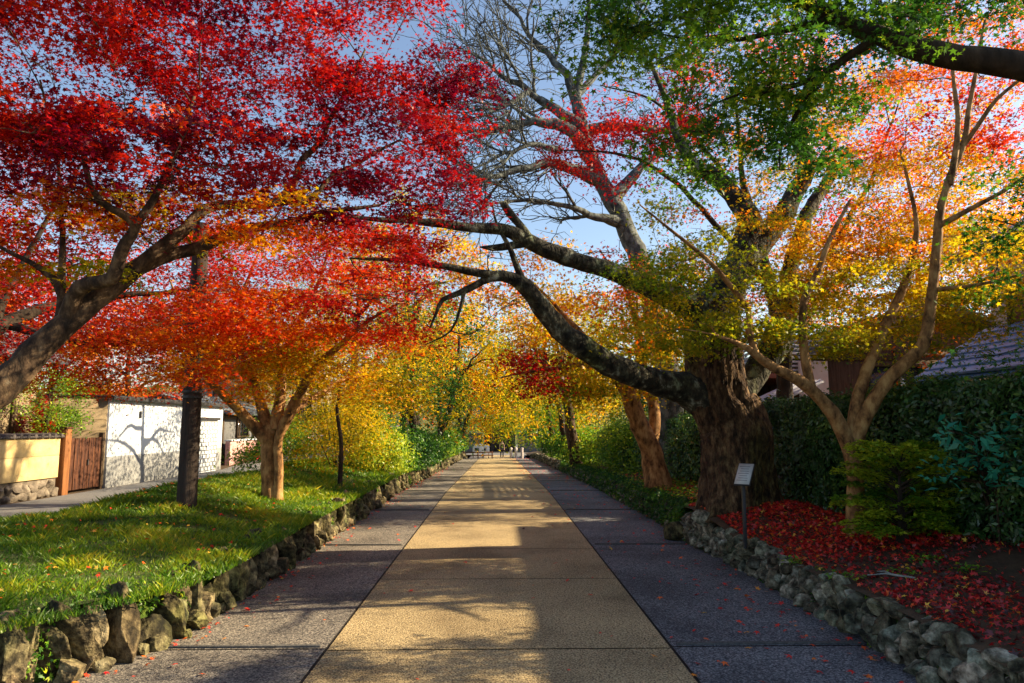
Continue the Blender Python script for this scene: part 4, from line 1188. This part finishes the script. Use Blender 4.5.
C = T.rects([(-120, 180, -60, 120, 4.6, 7.2, 62, .86, .07), (120, 330, -40, 120, 5.8, 8.0, 42, .89, .08), (300, 440, -20, 90, 6.8, 8.6, 18, .88, .05),
             (330, 475, 60, 130, 7.0, 9.0, 20, .96, .05), (260, 465, 120, 215, 6.4, 8.8, 40, .93, .07), (-100, 260, 110, 190, 4.8, 7.2, 52, .90, .1),  # darker maroon tints put the crown's shade into the leaf colour
             (-60, 130, 190, 270, 5.2, 7.2, 16, .70, .2), (120, 290, 185, 240, 5.8, 7.6, 14, .45, .15), (300, 430, 215, 262, 7.2, 9, 14, .84, .06),
             (-120, 420, -330, -60, 4.6, 7.5, 60, .84, .06)])  # clusters above the frame, added to keep sky light off the road
T.grow(C, .38, .011, 4)
T.leaves(C, 440, .44, .062, STAR, .12, .05, .5, .3, gap=-.2)
T.done()

# shaded maple behind it, its trunk out of the frame
bx, by = -8.4, 10.2; bz = float(ground_z(bx, by))
T = Tree('maroon_maple', 'low spreading brown red maple over the side lane left of the pole', (bx, by, bz), M_BARK_DK, M_AUT, None, 55)
T.limb([(bx, by, bz - .1, .2), (bx + .2, by + .1, 1.4, .16), *PL([(-20, 340, 10.8, .13), (40, 312, 11.4, .09), (110, 298, 12, .06), (180, 290, 12.4, .03), (230, 285, 12.6, .012)])], 'trunk', 10, .06)
T.limb(PL([(10, 325, 11.1, .08), (60, 340, 11.2, .05), (120, 345, 11.2, .035), (180, 352, 11.2, .012)]), 'limb', 8, .06)
T.limb(PL([(-10, 335, 10.9, .08), (20, 270, 11.2, .05), (60, 200, 11.6, .03), (90, 150, 12, .012)]), 'limb', 8, .06)
C = T.rects([(-60, 240, 270, 345, 10.4, 13.5, 70, .76, .09), (90, 245, 335, 392, 10.6, 12.4, 34, .62, .1), (-60, 130, 335, 388, 10.4, 12.5, 26, .74, .12), (-60, 200, 130, 270, 11, 13.5, 44, .80, .08)])
T.grow(C, .5, .013, 3, .004); T.leaves(C, 240, .5, .066, STAR, .2, .05, .55, .25)
T.done()

# second left maple
bx, by = P(272, 489, 10.9)[:2]; bz = float(ground_z(bx, by))
T = Tree('orange_maple', 'orange red maple with short forked trunk on the grass bank beside the pole', (bx, by, bz), M_BARK_TAN, M_AUT, None, 52)
T.limb([(bx, by, bz - .1, .15), *PL([(269, 470, 10.9, .105), (268, 445, 10.9, .10), (270, 432, 10.9, .10)])], 'trunk', 18, .02, .16)
T.limb([*PL([(277, 500, 10.85, .09), (279, 465, 10.85, .07), (278, 440, 10.85, .07), (288, 415, 10.8, .09), (300, 392, 10.7, .075), (316, 368, 10.5, .06), (340, 342, 10.3, .045), (372, 318, 10.1, .025), (405, 300, 9.9, .012)])], 'limb', 12, .04, .12)
T.limb(PL([(268, 440, 10.9, .13), (252, 424, 10.8, .09), (235, 406, 10.6, .075), (214, 385, 10.3, .06), (195, 360, 10.1, .045), (185, 320, 9.9, .025), (170, 280, 9.7, .012)]), 'limb', 10, .05)
T.limb(PL([(271, 436, 10.9, .12), (262, 405, 11, .08), (250, 370, 11.1, .06), (242, 335, 11.2, .045), (245, 290, 11.3, .03), (260, 250, 11.4, .012)]), 'limb', 10, .05)
T.limb(PL([(276, 430, 10.9, .11), (280, 395, 11, .08), (282, 360, 11.1, .06), (300, 320, 11.1, .04), (320, 280, 11.2, .025), (330, 240, 11.3, .012)]), 'limb', 10, .05)
T.limb(PL([(290, 412, 10.8, .08), (315, 395, 11.2, .06), (345, 378, 11.6, .04), (380, 360, 12, .02)]), 'limb', 8, .05)
C = T.rects([(190, 420, 225, 300, 9.2, 12.5, 60, .74, .07), (300, 430, 265, 335, 8.8, 11.5, 24, .76, .06), (195, 340, 290, 350, 9.2, 12.3, 44, .62, .08), (240, 420, 335, 400, 9.6, 12.5, 46, .40, .06), (160, 245, 285, 378, 7.9, 9.0, 22, .66, .08),
             (200, 300, 350, 385, 9.8, 11.5, 14, .48, .07), (150, 240, 300, 345, 9.2, 11, 12, .70, .08)])
T.grow(C, .5, .013, 3, .004)
T.leaves(C, 280, .55, .07, STAR, .12, .05, .5, .3)
T.done()

# ================================================================== right small maple
bx, by = P(856, 528, 8.1)[:2]; bz = float(ground_z(bx, by))
T = Tree('yellow_maple', 'slender tan stemmed maple with yellow green leaves before the hedge', (bx, by, bz), M_BARK_TAN, M_YEL, None, 61)
T.limb([(bx, by, bz - .1, .14), *PL([(856, 500, 8.1, .10), (855, 470, 8.1, .092), (851, 448, 8.1, .10), (853, 436, 8.1, .095)])], 'trunk', 14, .02, .1)
T.limb(PL([(851, 448, 8.1, .10), (838, 424, 8.05, .085), (822, 402, 8.0, .075), (800, 383, 7.9, .066), (775, 368, 7.8, .055), (755, 353, 7.7, .045), (738, 344, 7.6, .03), (715, 335, 7.5, .015)]), 'limb', 12, .03)
T.limb(PL([(812, 392, 7.95, .06), (806, 365, 7.95, .055), (803, 330, 7.95, .05), (805, 300, 8.0, .045), (818, 270, 8.05, .038), (830, 240, 8.1, .03), (850, 200, 8.2, .015)]), 'limb', 10, .03)
T.limb(PL([(756, 354, 7.7, .045), (749, 330, 7.7, .04), (747, 310, 7.7, .035), (725, 280, 7.6, .03), (700, 255, 7.5, .024), (670, 228, 7.4, .016), (640, 205, 7.3, .008)]), 'limb', 8, .03)
T.limb(PL([(853, 438, 8.1, .09), (856, 405, 8.15, .075), (866, 370, 8.2, .066), (885, 330, 8.3, .058), (900, 295, 8.4, .05), (912, 260, 8.45, .04), (916, 215, 8.5, .028), (900, 150, 8.6, .015)]), 'limb', 10, .03)
T.limb(PL([(855, 440, 8.1, .10), (866, 415, 8.0, .085), (884, 385, 7.9, .078), (905, 362, 7.8, .072), (923, 345, 7.7, .068), (931, 315, 7.7, .06), (935, 270, 7.7, .055), (939, 225, 7.7, .048), (950, 180, 7.7, .042), (966, 140, 7.7, .034), (972, 90, 7.8, .026), (985, 20, 7.8, .014)]), 'limb', 12, .03)
T.limb(PL([(950, 185, 7.7, .04), (957, 150, 7.7, .034), (955, 100, 7.8, .026), (948, 40, 7.9, .016)]), 'limb', 8, .04)
T.limb(PL([(940, 225, 7.7, .035), (975, 205, 7.5, .026), (1010, 185, 7.3, .02), (1050, 160, 7.1, .01)]), 'limb', 8, .04)
T.limb(PL([(964, 145, 7.7, .03), (990, 110, 7.5, .024), (1015, 85, 7.4, .018), (1060, 50, 7.2, .01)]), 'limb', 8, .04)
T.limb(PL([(935, 290, 7.7, .03), (970, 285, 7.4, .02), (1020, 275, 7.1, .012)]), 'limb', 6, .04)
C = T.rects([(640, 775, 255, 350, 7.7, 9.0, 44, .28, .05), (640, 720, 190, 260, 7.6, 8.6, 7, .24, .05), (780, 960, 250, 330, 8.2, 9.8, 56, .38, .07), (760, 1030, 150, 260, 8.2, 10.2, 64, .45, .08),
             (900, 1040, 230, 300, 7.6, 9.4, 24, .33, .07), (870, 1060, -40, 150, 8.0, 10, 56, .62, .10), (780, 1000, 60, 170, 9, 11, 30, .5, .1), (790, 940, 300, 352, 7.8, 9.0, 16, .29, .05), (930, 1060, 285, 335, 7.6, 8.8, 14, .29, .06)])
T.grow(C, .4, .011, 3)
T.leaves(C, 290, .46, .058, STAR, .10, .04, .8, .25)
T.done()

# ================================================================== green tree overhanging from the right
bx, by = 6.2, 4.4; bz = float(ground_z(bx, by))
T = Tree('green_maple', 'dark limbed green leaved maple overhanging the top right corner', (bx, by, bz), M_BARK_DK, M_GRN, None, 71)
T.limb([(bx, by, bz - .1, .24), (bx - .1, by, bz + 1.6, .2), (bx - .5, by + .1, bz + 3.0, .17), (*P(1110, 85, 4.9), .13), *PL([(1024, 66, 5.0, .105), (960, 56, 5.1, .095), (900, 42, 5.2, .085), (860, 28, 5.3, .07), (815, 8, 5.4, .055), (760, -20, 5.5, .035), (700, -40, 5.6, .015)])], 'trunk', 14, .03, .12)
T.limb(PL([(880, 36, 5.25, .05), (850, 60, 5.4, .035), (820, 80, 5.5, .028), (780, 92, 5.6, .02), (740, 96, 5.7, .012), (700, 110, 5.8, .006)]), 'limb', 8)
T.limb(PL([(835, 18, 5.35, .04), (790, 30, 5.5, .03), (740, 40, 5.7, .02), (690, 42, 5.9, .012), (640, 30, 6, .006)]), 'limb', 8)
T.limb(PL([(820, 78, 5.5, .024), (800, 110, 5.6, .018), (785, 140, 5.7, .012), (780, 170, 5.7, .006)]), 'limb', 6)
T.limb(PL([(*[1080], 78, 4.95, .08), (1000, -40, 5.2, .05), (900, -100, 5.4, .03), (800, -120, 5.6, .012)]), 'limb', 8)
C = T.rects([(560, 700, -60, 40, 5.2, 6.4, 20, .5, .16), (680, 930, -80, 55, 4.7, 6.2, 52, .62, .17), (720, 860, 55, 120, 5.2, 6.2, 17, .68, .15), (650, 730, 60, 190, 5.4, 6.3, 10, .62, .13), (760, 830, 120, 190, 5.3, 6, 8, .55, .12),
             (900, 1060, -100, 30, 4.6, 6, 12, .45, .12), (400, 1100, -420, -90, 3.6, 6.2, 60, .5, .14), (600, 690, 20, 60, 5.3, 6, 5, .75, .1)])  # unseen overhead clusters added to block sky light and deepen the road's shadows
q = T.rng.uniform(0, 1, (64, 3)); C = np.vstack([C, np.column_stack([4.5 + 2.2 * q[:, 0], 4.6 + 2.0 * q[:, 1], 2.3 + 2.2 * q[:, 2], .5 + .1 * T.rng.normal(0, 1, 64)])])  # unseen clusters right of the frame, added to dapple the near road with shade
T.grow(C, .34, .01, 4)
T.leaves(C, 260, .35, .066, STAR, .22, .08, .6, .35)
T.done()

# ================================================================== maples behind the old tree (right row)
DS = 1.11
bx, by = P(782, 470, 14.85)[:2]; bz = float(ground_z(bx, by))
T = Tree('scarlet_maple', 'scarlet and orange maple spreading behind the upper limbs of the old tree', (bx, by, bz), M_BARK_DK, M_YEL, None, 81)
T.limb([(bx, by, bz - .1, .22), *PL([(785, 400, 13.4, .17), (782, 340, 13.3, .15), (770, 280, 13.2, .12), (750, 220, 13.1, .09), (740, 150, 13, .05), (735, 80, 13, .02)])], 'trunk', 10, .05)
T.limb(PL([(772, 290, 13.2, .09), (720, 230, 12.8, .06), (670, 180, 12.5, .045), (620, 155, 12.2, .03), (560, 150, 12, .012)]), 'limb', 8, .06)
T.limb(PL([(780, 330, 13.3, .09), (830, 250, 13.6, .06), (870, 180, 13.8, .04), (900, 100, 14, .015)]), 'limb', 8, .06)
T.limb(PL([(750, 220, 13.1, .06), (700, 140, 12.8, .04), (650, 100, 12.6, .025), (600, 85, 12.4, .012)]), 'limb', 8, .06)
C = T.rects([(550, 700, 110, 185, 11.8, 13.4, 34, .86, .06), (600, 720, 75, 130, 12, 13.2, 13, .82, .06), (690, 900, 90, 280, 12.2, 14.8, 48, .56, .10), (820, 1010, 40, 250, 12.5, 15, 38, .56, .10), (700, 860, 20, 100, 12, 14.5, 22, .62, .12), (690, 850, 270, 330, 12.4, 14.4, 20, .56, .1)])
T.grow(C, .55, .014, 2, .005)
T.leaves(C, 190, .55, .085, STAR, .2, .05, .9, .25)
T.done()

DS = 1.0
bx, by = P(660, 486, 14.6)[:2]; bz = float(ground_z(bx, by))
T = Tree('amber_maple', 'amber maple with a leaning orange lit trunk just left of the old tree', (bx, by, bz), M_BARK_TAN, M_YEL, None, 82)
T.limb([(bx, by, bz - .1, .34), *PL([(652, 455, 14.6, .22), (641, 425, 14.5, .2), (628, 392, 14.4, .17), (612, 372, 14.3, .12), (590, 345, 14.1, .08), (560, 310, 13.8, .04), (530, 280, 13.5, .015)])], 'trunk', 14, .04, .14)
T.limb(PL([(650, 448, 14.6, .15), (655, 425, 14.7, .13), (653, 400, 14.8, .12), (640, 380, 14.9, .1), (650, 340, 15, .07), (660, 290, 15.1, .03)]), 'limb', 10, .04)
T.limb(PL([(628, 392, 14.4, .1), (640, 350, 14.3, .07), (630, 300, 14.2, .04), (600, 250, 14, .015)]), 'limb', 8, .05)
T.limb(PL([(608, 368, 14.3, .07), (570, 365, 14, .05), (530, 372, 13.8, .03), (500, 378, 13.6, .012)]), 'limb', 8, .05)
C = T.rects([(450, 560, 240, 300, 12.8, 15, 14, .50, .06), (500, 690, 285, 350, 13, 16, 56, .45, .07), (560, 690, 330, 395, 13.2, 16, 36, .33, .07), (490, 560, 355, 395, 12.8, 14, 10, .86, .05), (590, 690, 250, 300, 13.5, 16, 16, .56, .06), (530, 600, 350, 400, 13.5, 15, 12, .36, .06)])
T.grow(C, .55, .014, 2, .005)
T.leaves(C, 190, .58, .09, STAR, .2, .05, .9, .25)
T.done()

# ------------------------------------------------------------------ rows farther off
def far(name, label, px, D, h, cr, tint, seed, x=None, **k):
    X = P(px, 460, D)[0] if x is None else x
    return auto_tree(name, label, X, D, h, cr, tint, seed=seed, **k)


G1 = 'trees lining the right of the road'; G2 = 'trees lining the left of the road'; G3 = 'trees behind the left houses'; G4 = 'trees behind the road end'
far('golden_tree', 'yellow tree with flared pale trunk in grass right of the road', 577, 26.5, 7.2, 3.0, .36, 101, n=60, per=110, tr=.22, bark=M_BARK_MAPLE, group=G1, lean=(-.5, 0), Rc=.7)
far('golden_tree', 'green gold tree behind the leaning orange trunk', 640, 24, 7, 2.8, .30, 102, n=80, per=110, group=G1, crown_z=.5, flat=.85)
far('orange_tree', 'broad orange yellow tree rising behind the lattice house', 900, 20, 8.6, 3.9, .50, 107, x=12.4, n=85, per=140, size=.11, group=G1, crown_z=.6, flat=.85)
far('orange_tree', 'orange red tree rising behind the blue grey lean-to roof', 1000, 17.8, 9.5, 4.0, .60, 108, x=15.5, n=110, per=140, size=.11, group=G1, crown_z=.62, flat=.8)
far('orange_tree', 'second orange tree down the right row past the pale flared trunk', 567, 34, 8, 3.4, .32, 103, n=80, per=120, size=.13, group=G1, lean=(-1, 0), crown_z=.52, flat=.9)
far('golden_tree', 'farthest yellow tree of the right row near the road end', 557, 42, 9, 3.8, .20, 104, n=80, per=120, size=.16, group=G1, lean=(-1.2, 0), crown_z=.5, flat=.95)
far('golden_tree', 'yellow green tree overhanging the road end from the right', 546, 54, 9, 4.2, .22, 105, n=80, per=120, size=.18, group=G1, lean=(-1.8, 0), crown_z=.5, flat=.95)
far('evergreen_tree', 'dark evergreen behind the right hedge beyond the amber maple', 700, 23, 3.6, 1.9, .45, 106, n=70, per=130, lm=M_GRN, group=G1, crown_z=.5, flat=.9)
# left row
far('evergreen_tree', 'dark green evergreen left of the road past the yellow thicket', 412, 25, 7.2, 2.0, .42, 111, n=70, per=140, lm=M_GRN, group=G2, crown_z=.5, flat=.95, size=.10)
far('pale_tree', 'pale yellow green willowy tree behind the yellow thicket', 372, 22, 7.5, 3.0, .31, 112, n=110, per=150, size=.085, group=G2, kind=SPRIG, crown_z=.55, flat=.9, x=-4.4)
far('orange_tree', 'orange brown tree left of the road near its end', 432, 34, 8, 3.0, .42, 113, n=70, per=120, size=.13, group=G2, lean=(1.2, 0), crown_z=.55, flat=.85)
far('golden_tree', 'tall bright yellow tree far off above the left row', 395, 40, 15, 4.6, .36, 114, n=110, per=140, size=.17, group=G2, tr=.3, crown_z=.6, flat=.7, x=-5.2)
far('golden_tree', 'yellow green tree overhanging the road end from the left', 456, 52, 8.5, 3.8, .28, 115, n=80, per=120, size=.17, group=G2, lean=(1.4, 0), crown_z=.5, flat=.95)
far('golden_tree', 'yellow tree beside the road end on the left', 440, 44, 9, 3.4, .26, 116, n=80, per=110, size=.16, group=G2)
# behind left houses
far('maroon_tree', 'dark maroon tree rising behind the ochre garden wall', 40, 15.5, 7.0, 3.0, .84, 121, x=-14.2 + 2.6, n=80, per=120, size=.10, group=G3, sd=.1, crown_z=.72, flat=.55)
far('maroon_tree', 'brownish red tree rising over the white garage roof', 150, 24, 8.5, 3.6, .72, 122, x=-14.8, n=80, per=120, size=.12, group=G3, sd=.12, crown_z=.68, flat=.6)
far('evergreen_tree', 'light green garden tree behind the ochre wall beside the gate post', 62, 17.7, 3.1, .95, .78, 123, x=-11.1, n=40, per=120, size=.06, lm=M_GRN, group=G3, Rc=.32, tr=.06, crown_z=.7, flat=.65, nl=5)
far('evergreen_tree', 'dark evergreen behind the left end of the garage roof', 26, 26, 6.0, 2.8, .42, 127, x=-17.6, n=80, per=130, size=.11, lm=M_GRN, group=G3, crown_z=.55, flat=.9)
far('maroon_tree', 'russet tree between the garage roof and the grey shed', 150, 28, 6.5, 2.8, .6, 128, x=-14.6, n=80, per=130, size=.11, group=G3, crown_z=.55, flat=.85)
far('golden_tree', 'green yellow tree at the top of the side lane', 250, 33, 9, 3.4, .25, 124, x=-9.2, n=70, per=120, size=.13, group=G3, crown_z=.65, flat=.6)
far('evergreen_tree', 'tall dark evergreen behind the cream house', 215, 46, 12, 4.5, .40, 125, x=-19, n=80, per=120, size=.16, lm=M_GRN, group=G3)
far('orange_tree', 'orange tree beyond the timber house roof', 0, 24, 10, 3.8, .6, 126, x=-21.5, n=70, per=110, size=.13, group=G3)
# behind the road end
for k, (x, D, h, cr, ti, lm, lab) in enumerate(((-4.5, 87, 15, 6, .3, M_GRN, 'dark evergreen directly left behind the temple gate'), (1.5, 92, 17, 6, .25, M_GRN, 'tallest dark evergreen right behind the temple gate'), (7, 86.5, 15, 6, .35, M_GRN, 'dark evergreen farthest right behind the temple gate'),
                                               (-13, 86, 15, 6, .40, M_AUT, 'yellow tree well left of the temple gate'), (7.5, 68, 11, 4.5, .32, M_AUT, 'green yellow tree before the right precinct wall'), (-7.5, 66, 11, 4.5, .46, M_AUT, 'orange tree before the left precinct wall'))):
    auto_tree('evergreen_tree' if lm is M_GRN else 'golden_tree', lab, x, D, h, cr, ti, .08, 80, 110, .24, lm=lm, group=G4, seed=140 + k, tr=.3, crown_z=.5, flat=.95, Rc=1.2)
m = MB(); xs = np.linspace(-200, 200, 90); ys = np.linspace(110, 420, 40); X, Y = np.meshgrid(xs, ys)
Z = -1.6 + 17 * smooth(110, 330, Y) * (1 + .35 * fbm(np.stack([X * .012, Y * .012, 0 * X], -1), 4, 3)) + 2.2 * fbm(np.stack([X * .16, Y * .16, 0 * X], -1), 6, 3)
m.grid(X, Y, Z)
M_HILL = surf('wooded_hill', [(.3, (.015, .03, .008)), (.5, (.05, .07, .012)), (.62, (.16, .12, .015)), (.75, (.22, .09, .012))], .35, 1, 1, 1.2)
tag(m.build('hills', M_HILL, None, True), kind='structure')

# ================================================================== hedges, shrubs
hedge('hedge', 'tall dark clipped hedge along the back of the leaf bed, right', [(5.75, 3.0), (5.35, 6.5), (4.95, 10.5), (4.75, 13)], 1.0, 1.66, 1.4, M_HEDGE, 70000, .052, 91, .42)
hedge('hedge', 'dark hedge beyond the old tree beside the leaning amber trunk', [(4.75, 13.6), (4.6, 17), (4.4, 26)], 1.2, 1.35, 1.2, M_HEDGE, 26000, .07, 92, .55)
sx, sy = P(902, 520, 7.4)[:2]
t = thing('feathery_shrub', 'spreading feathery green shrub in tiers against the small maple stem', 'shrub', (sx, sy, float(ground_z(sx, sy))))
r = np.random.default_rng(17); m = MB(); st = MB()
sz = float(ground_z(sx, sy))
for k in range(70):
    h = r.uniform(.06, 1.0); a = r.uniform(0, 6.283); L = r.uniform(.4, .78) * (1.05 - .35 * abs(h - .5))
    tip = np.array([sx + math.cos(a) * L, sy + math.sin(a) * L * .8, sz + h + .1 * L]); root = np.array([sx, sy, sz + h * .8])
    st.tube(np.array([[sx + r.normal(0, .03), sy, sz - .03], root, .5 * (root + tip) + [0, 0, .07], tip]), [.014, .009, .006, .003], 4)
    n = 240; u = r.uniform(.2, 1.05, n) ** .8
    c = root + (tip - root) * u[:, None] + np.array([0, 0, .28]) * (u * (1 - u))[:, None]
    side = r.normal(0, .085, n) * (1.2 - .5 * u)
    c += np.stack([-math.sin(a) * side, math.cos(a) * side, r.normal(0, .012, n) - .3 * np.abs(side)], -1)
    scatter_leaves(m, c, .045, .82 + .08 * r.normal() + r.normal(0, .07, n), SPRIG, .3, 300 + k)
m.build('foliage', M_GRN, t); st.build('stem', M_BARK_DK, t, True)
# broad leaved teal shrub in front of the hedge
sx, sy = P(972, 500, 6.6)[:2]; sz = float(ground_z(sx, sy))
t = thing('broadleaf_shrub', 'shrub with large glossy teal leaves in front of the right hedge', 'shrub', (sx, sy, sz))
m = MB(); st = MB(); r = np.random.default_rng(18)
for k in range(26):
    e = P(r.uniform(935, 1035), r.uniform(425, 478), 6.5 + r.normal(0, .12)); root = np.array([sx + .55 + r.normal(0, .05), sy + .3 + r.normal(0, .05), sz - .03])
    st.tube(np.array([root, [.7 * root[0] + .3 * e[0], root[1], e[2] - .1], e]), [.014, .01, .005], 5)
    n = 14; q = e + r.normal(0, .075, (n, 3)); scatter_leaves(m, q, .08, r.normal(.35, .2, n), OVAL, .7, 400 + k)
m.build('foliage', M_TEAL, t); st.build('stem', M_BARK_MAPLE, t, True)
shrub('olive_shrub', 'tall olive green shrub rising above the hedge before the blue roof', 6.45, 10.9, .8, 1.2, 2.35, M_AUT, .2, .06, 9000, .06, seed=205)
# yellow shrub before the lattice house, low right growth
shrub('yellow_shrub', 'yellow leaved shrub between the old trunk and the lattice house', 5.6, 15.2, 1.0, 1.0, 1.9, M_YEL, .38, .06, 6000, .07, seed=201)
shrub('green_shrub', 'bright green shrub in sun behind the leaning amber trunk', 3.9, 20.5, 1.1, 1.3, 1.9, M_GRN, .78, .1, 6000, .08, seed=202)
shrub('green_shrub', 'sunny yellow green shrub right of the flared pale trunk', 3.6, 27, 1.1, 1.4, 1.6, M_GRN, .82, .1, 5000, .1, seed=203)
for k, (y, h) in enumerate(((34, 1.6), (40, 1.8), (47, 2.0), (56, 2.0))):
    shrub('green_shrub', ('dark shrub low on the right verge past the flared trunk', 'rounded shrub midway down the right verge', 'shrub on the right verge toward the road end', 'last shrub on the right verge at the road end')[k], 3.9 + .1 * k, y, 1.1, 1.8, h, M_GRN, (.5, .7, .45, .7)[k], .12, 4000, .12, seed=210 + k, group='shrubs on the right verge')
# left verge shrubs
shrub('yellow_thicket', 'tall bright yellow thicket behind the young thin tree on the bank', -3.75, 16.6, 1.35, 2.2, 2.1, M_YEL, .36, .05, 13000, .06, SPRIG, None, 221, 'thicket', 14)
shrub('yellow_thicket', 'darker green yellow thicket between the maple trunk and the lane', -4.7, 15.0, .8, 1.2, 1.4, M_GRN, .74, .12, 6000, .06, SPRIG, None, 222, 'thicket', 10)
shrub('green_shrub', 'rounded bright lime shrub on the left bank by the wall', -3.0, 18.6, .85, 1.1, 1.2, M_GRN, .86, .09, 8000, .06, seed=223)
shrub('dark_shrub', 'dark leafy shrub spilling over the left wall past the lime shrub', -2.75, 22, .8, 1.5, 1.3, M_GRN, .42, .14, 8000, .08, seed=224)
shrub('dark_shrub', 'second dark shrub spilling over the left wall near the clipped hedge', -2.8, 26, .8, 1.6, 1.4, M_GRN, .5, .14, 7000, .09, seed=225)
shrub('green_shrub', 'broad shrub behind the lime shrub on the left bank', -4.2, 21.5, 1.2, 1.6, 2.2, M_GRN, .6, .14, 8000, .08, seed=226)
hedge('hedge', 'low clipped hedge with sunlit top along the left verge near the road end', [(-2.9, 29), (-2.9, 36), (-2.85, 46)], .9, .75, .75, M_GRN, 16000, .1, 93, .62)
for k, (y, h) in enumerate(((48, 1.7), (56, 2.0))):
    shrub('green_shrub', ('rounded shrub past the left clipped hedge', 'last shrub on the left verge at the road end')[k], -3.4, y, 1.1, 1.8, h, M_GRN, .6, .12, 4000, .12, seed=230 + k)
# young thin tree
bx, by = P(340, 478, 13.6)[:2]; bz = float(ground_z(bx, by))
T = Tree('young_tree', 'thin young tree stem standing alone before the yellow thicket', (bx, by, bz), M_BARK_DK, M_AUT, None, 131)
T.limb([(bx, by, bz - .05, .05), *PL([(341, 450, 13.6, .042), (340, 430, 13.6, .038), (337, 408, 13.6, .03), (341, 380, 13.6, .02), (345, 350, 13.6, .01)])], 'trunk', 8, .02)
C = T.rects([(310, 375, 335, 395, 13, 14.2, 12, .40, .05)])
T.grow(C, .4, .01, 3, .004); T.leaves(C, 110, .4, .07)
T.done()
# ferns and ivy over the far part of the right wall
r = np.random.default_rng(19); n = 16000
y = 10.9 + 20 * r.uniform(0, 1, n) ** 1.4; u = r.uniform(0, 1, n)
x = xR(y) - .04 + .5 * u ** 2 + r.normal(0, .03, n); z = road_z(y) + .04 + .36 * np.minimum(1, u * 2.2) + r.normal(0, .03, n)
m = MB(); scatter_leaves(m, np.stack([x, y, z], -1), .06, .45 + .2 * fbm(np.stack([x * 2, y * 2, z], -1), 3) + r.normal(0, .15, n), SPRIG, .5, 77, flat=np.array([-.6, 0, .6]))
tag(m.build('ground_cover', M_GRN, None), kind='stuff')
n = 9000; y = 11.5 + 34 * r.uniform(0, 1, n) ** 1.3; x = xR(y) + .3 + r.uniform(0, 1, n) * 2.2
m = MB(); scatter_leaves(m, np.stack([x, y, ground_z(x, y) + r.uniform(.01, .12, n)], -1), .08, .72 + r.normal(0, .15, n), SPRIG, .5, 78)
tag(m.build('ground_cover', M_GRN, None), kind='stuff')
n = 2600; y = 4 + 7 * r.uniform(0, 1, n); u = r.uniform(0, 1, n)
k = vnoise(np.stack([y * 2.7, u * 1.5, 0 * y], -1), 12) > .25
y, u = y[k], u[k]; x = xR(y) - .0 + .16 * u; z = road_z(y) + .02 + .36 * u
m = MB(); scatter_leaves(m, np.stack([x, y, z], -1), .035, .6 + r.normal(0, .15, len(y)), SPRIG, .6, 80, flat=np.array([-.6, 0, .5]))
tag(m.build('weeds', M_GRN, None), kind='stuff')
# weeds and moss on the left stones
n = 11000; y = 3.2 + 24 * r.uniform(0, 1, n) ** 1.3; u = r.uniform(0, 1, n)
k = vnoise(np.stack([y * 2.3, u * 1.0, 0 * y], -1), 9) > .05
y, u = y[k], u[k]; x = xL(y) + .02 - .12 * u; z = road_z(y) + .03 + .5 * u
m = MB(); scatter_leaves(m, np.stack([x, y, z], -1), .04, .65 + r.normal(0, .15, len(y)), SPRIG, .6, 79, flat=np.array([.6, 0, .5]))
tag(m.build('weeds', M_GRN, None), kind='stuff')
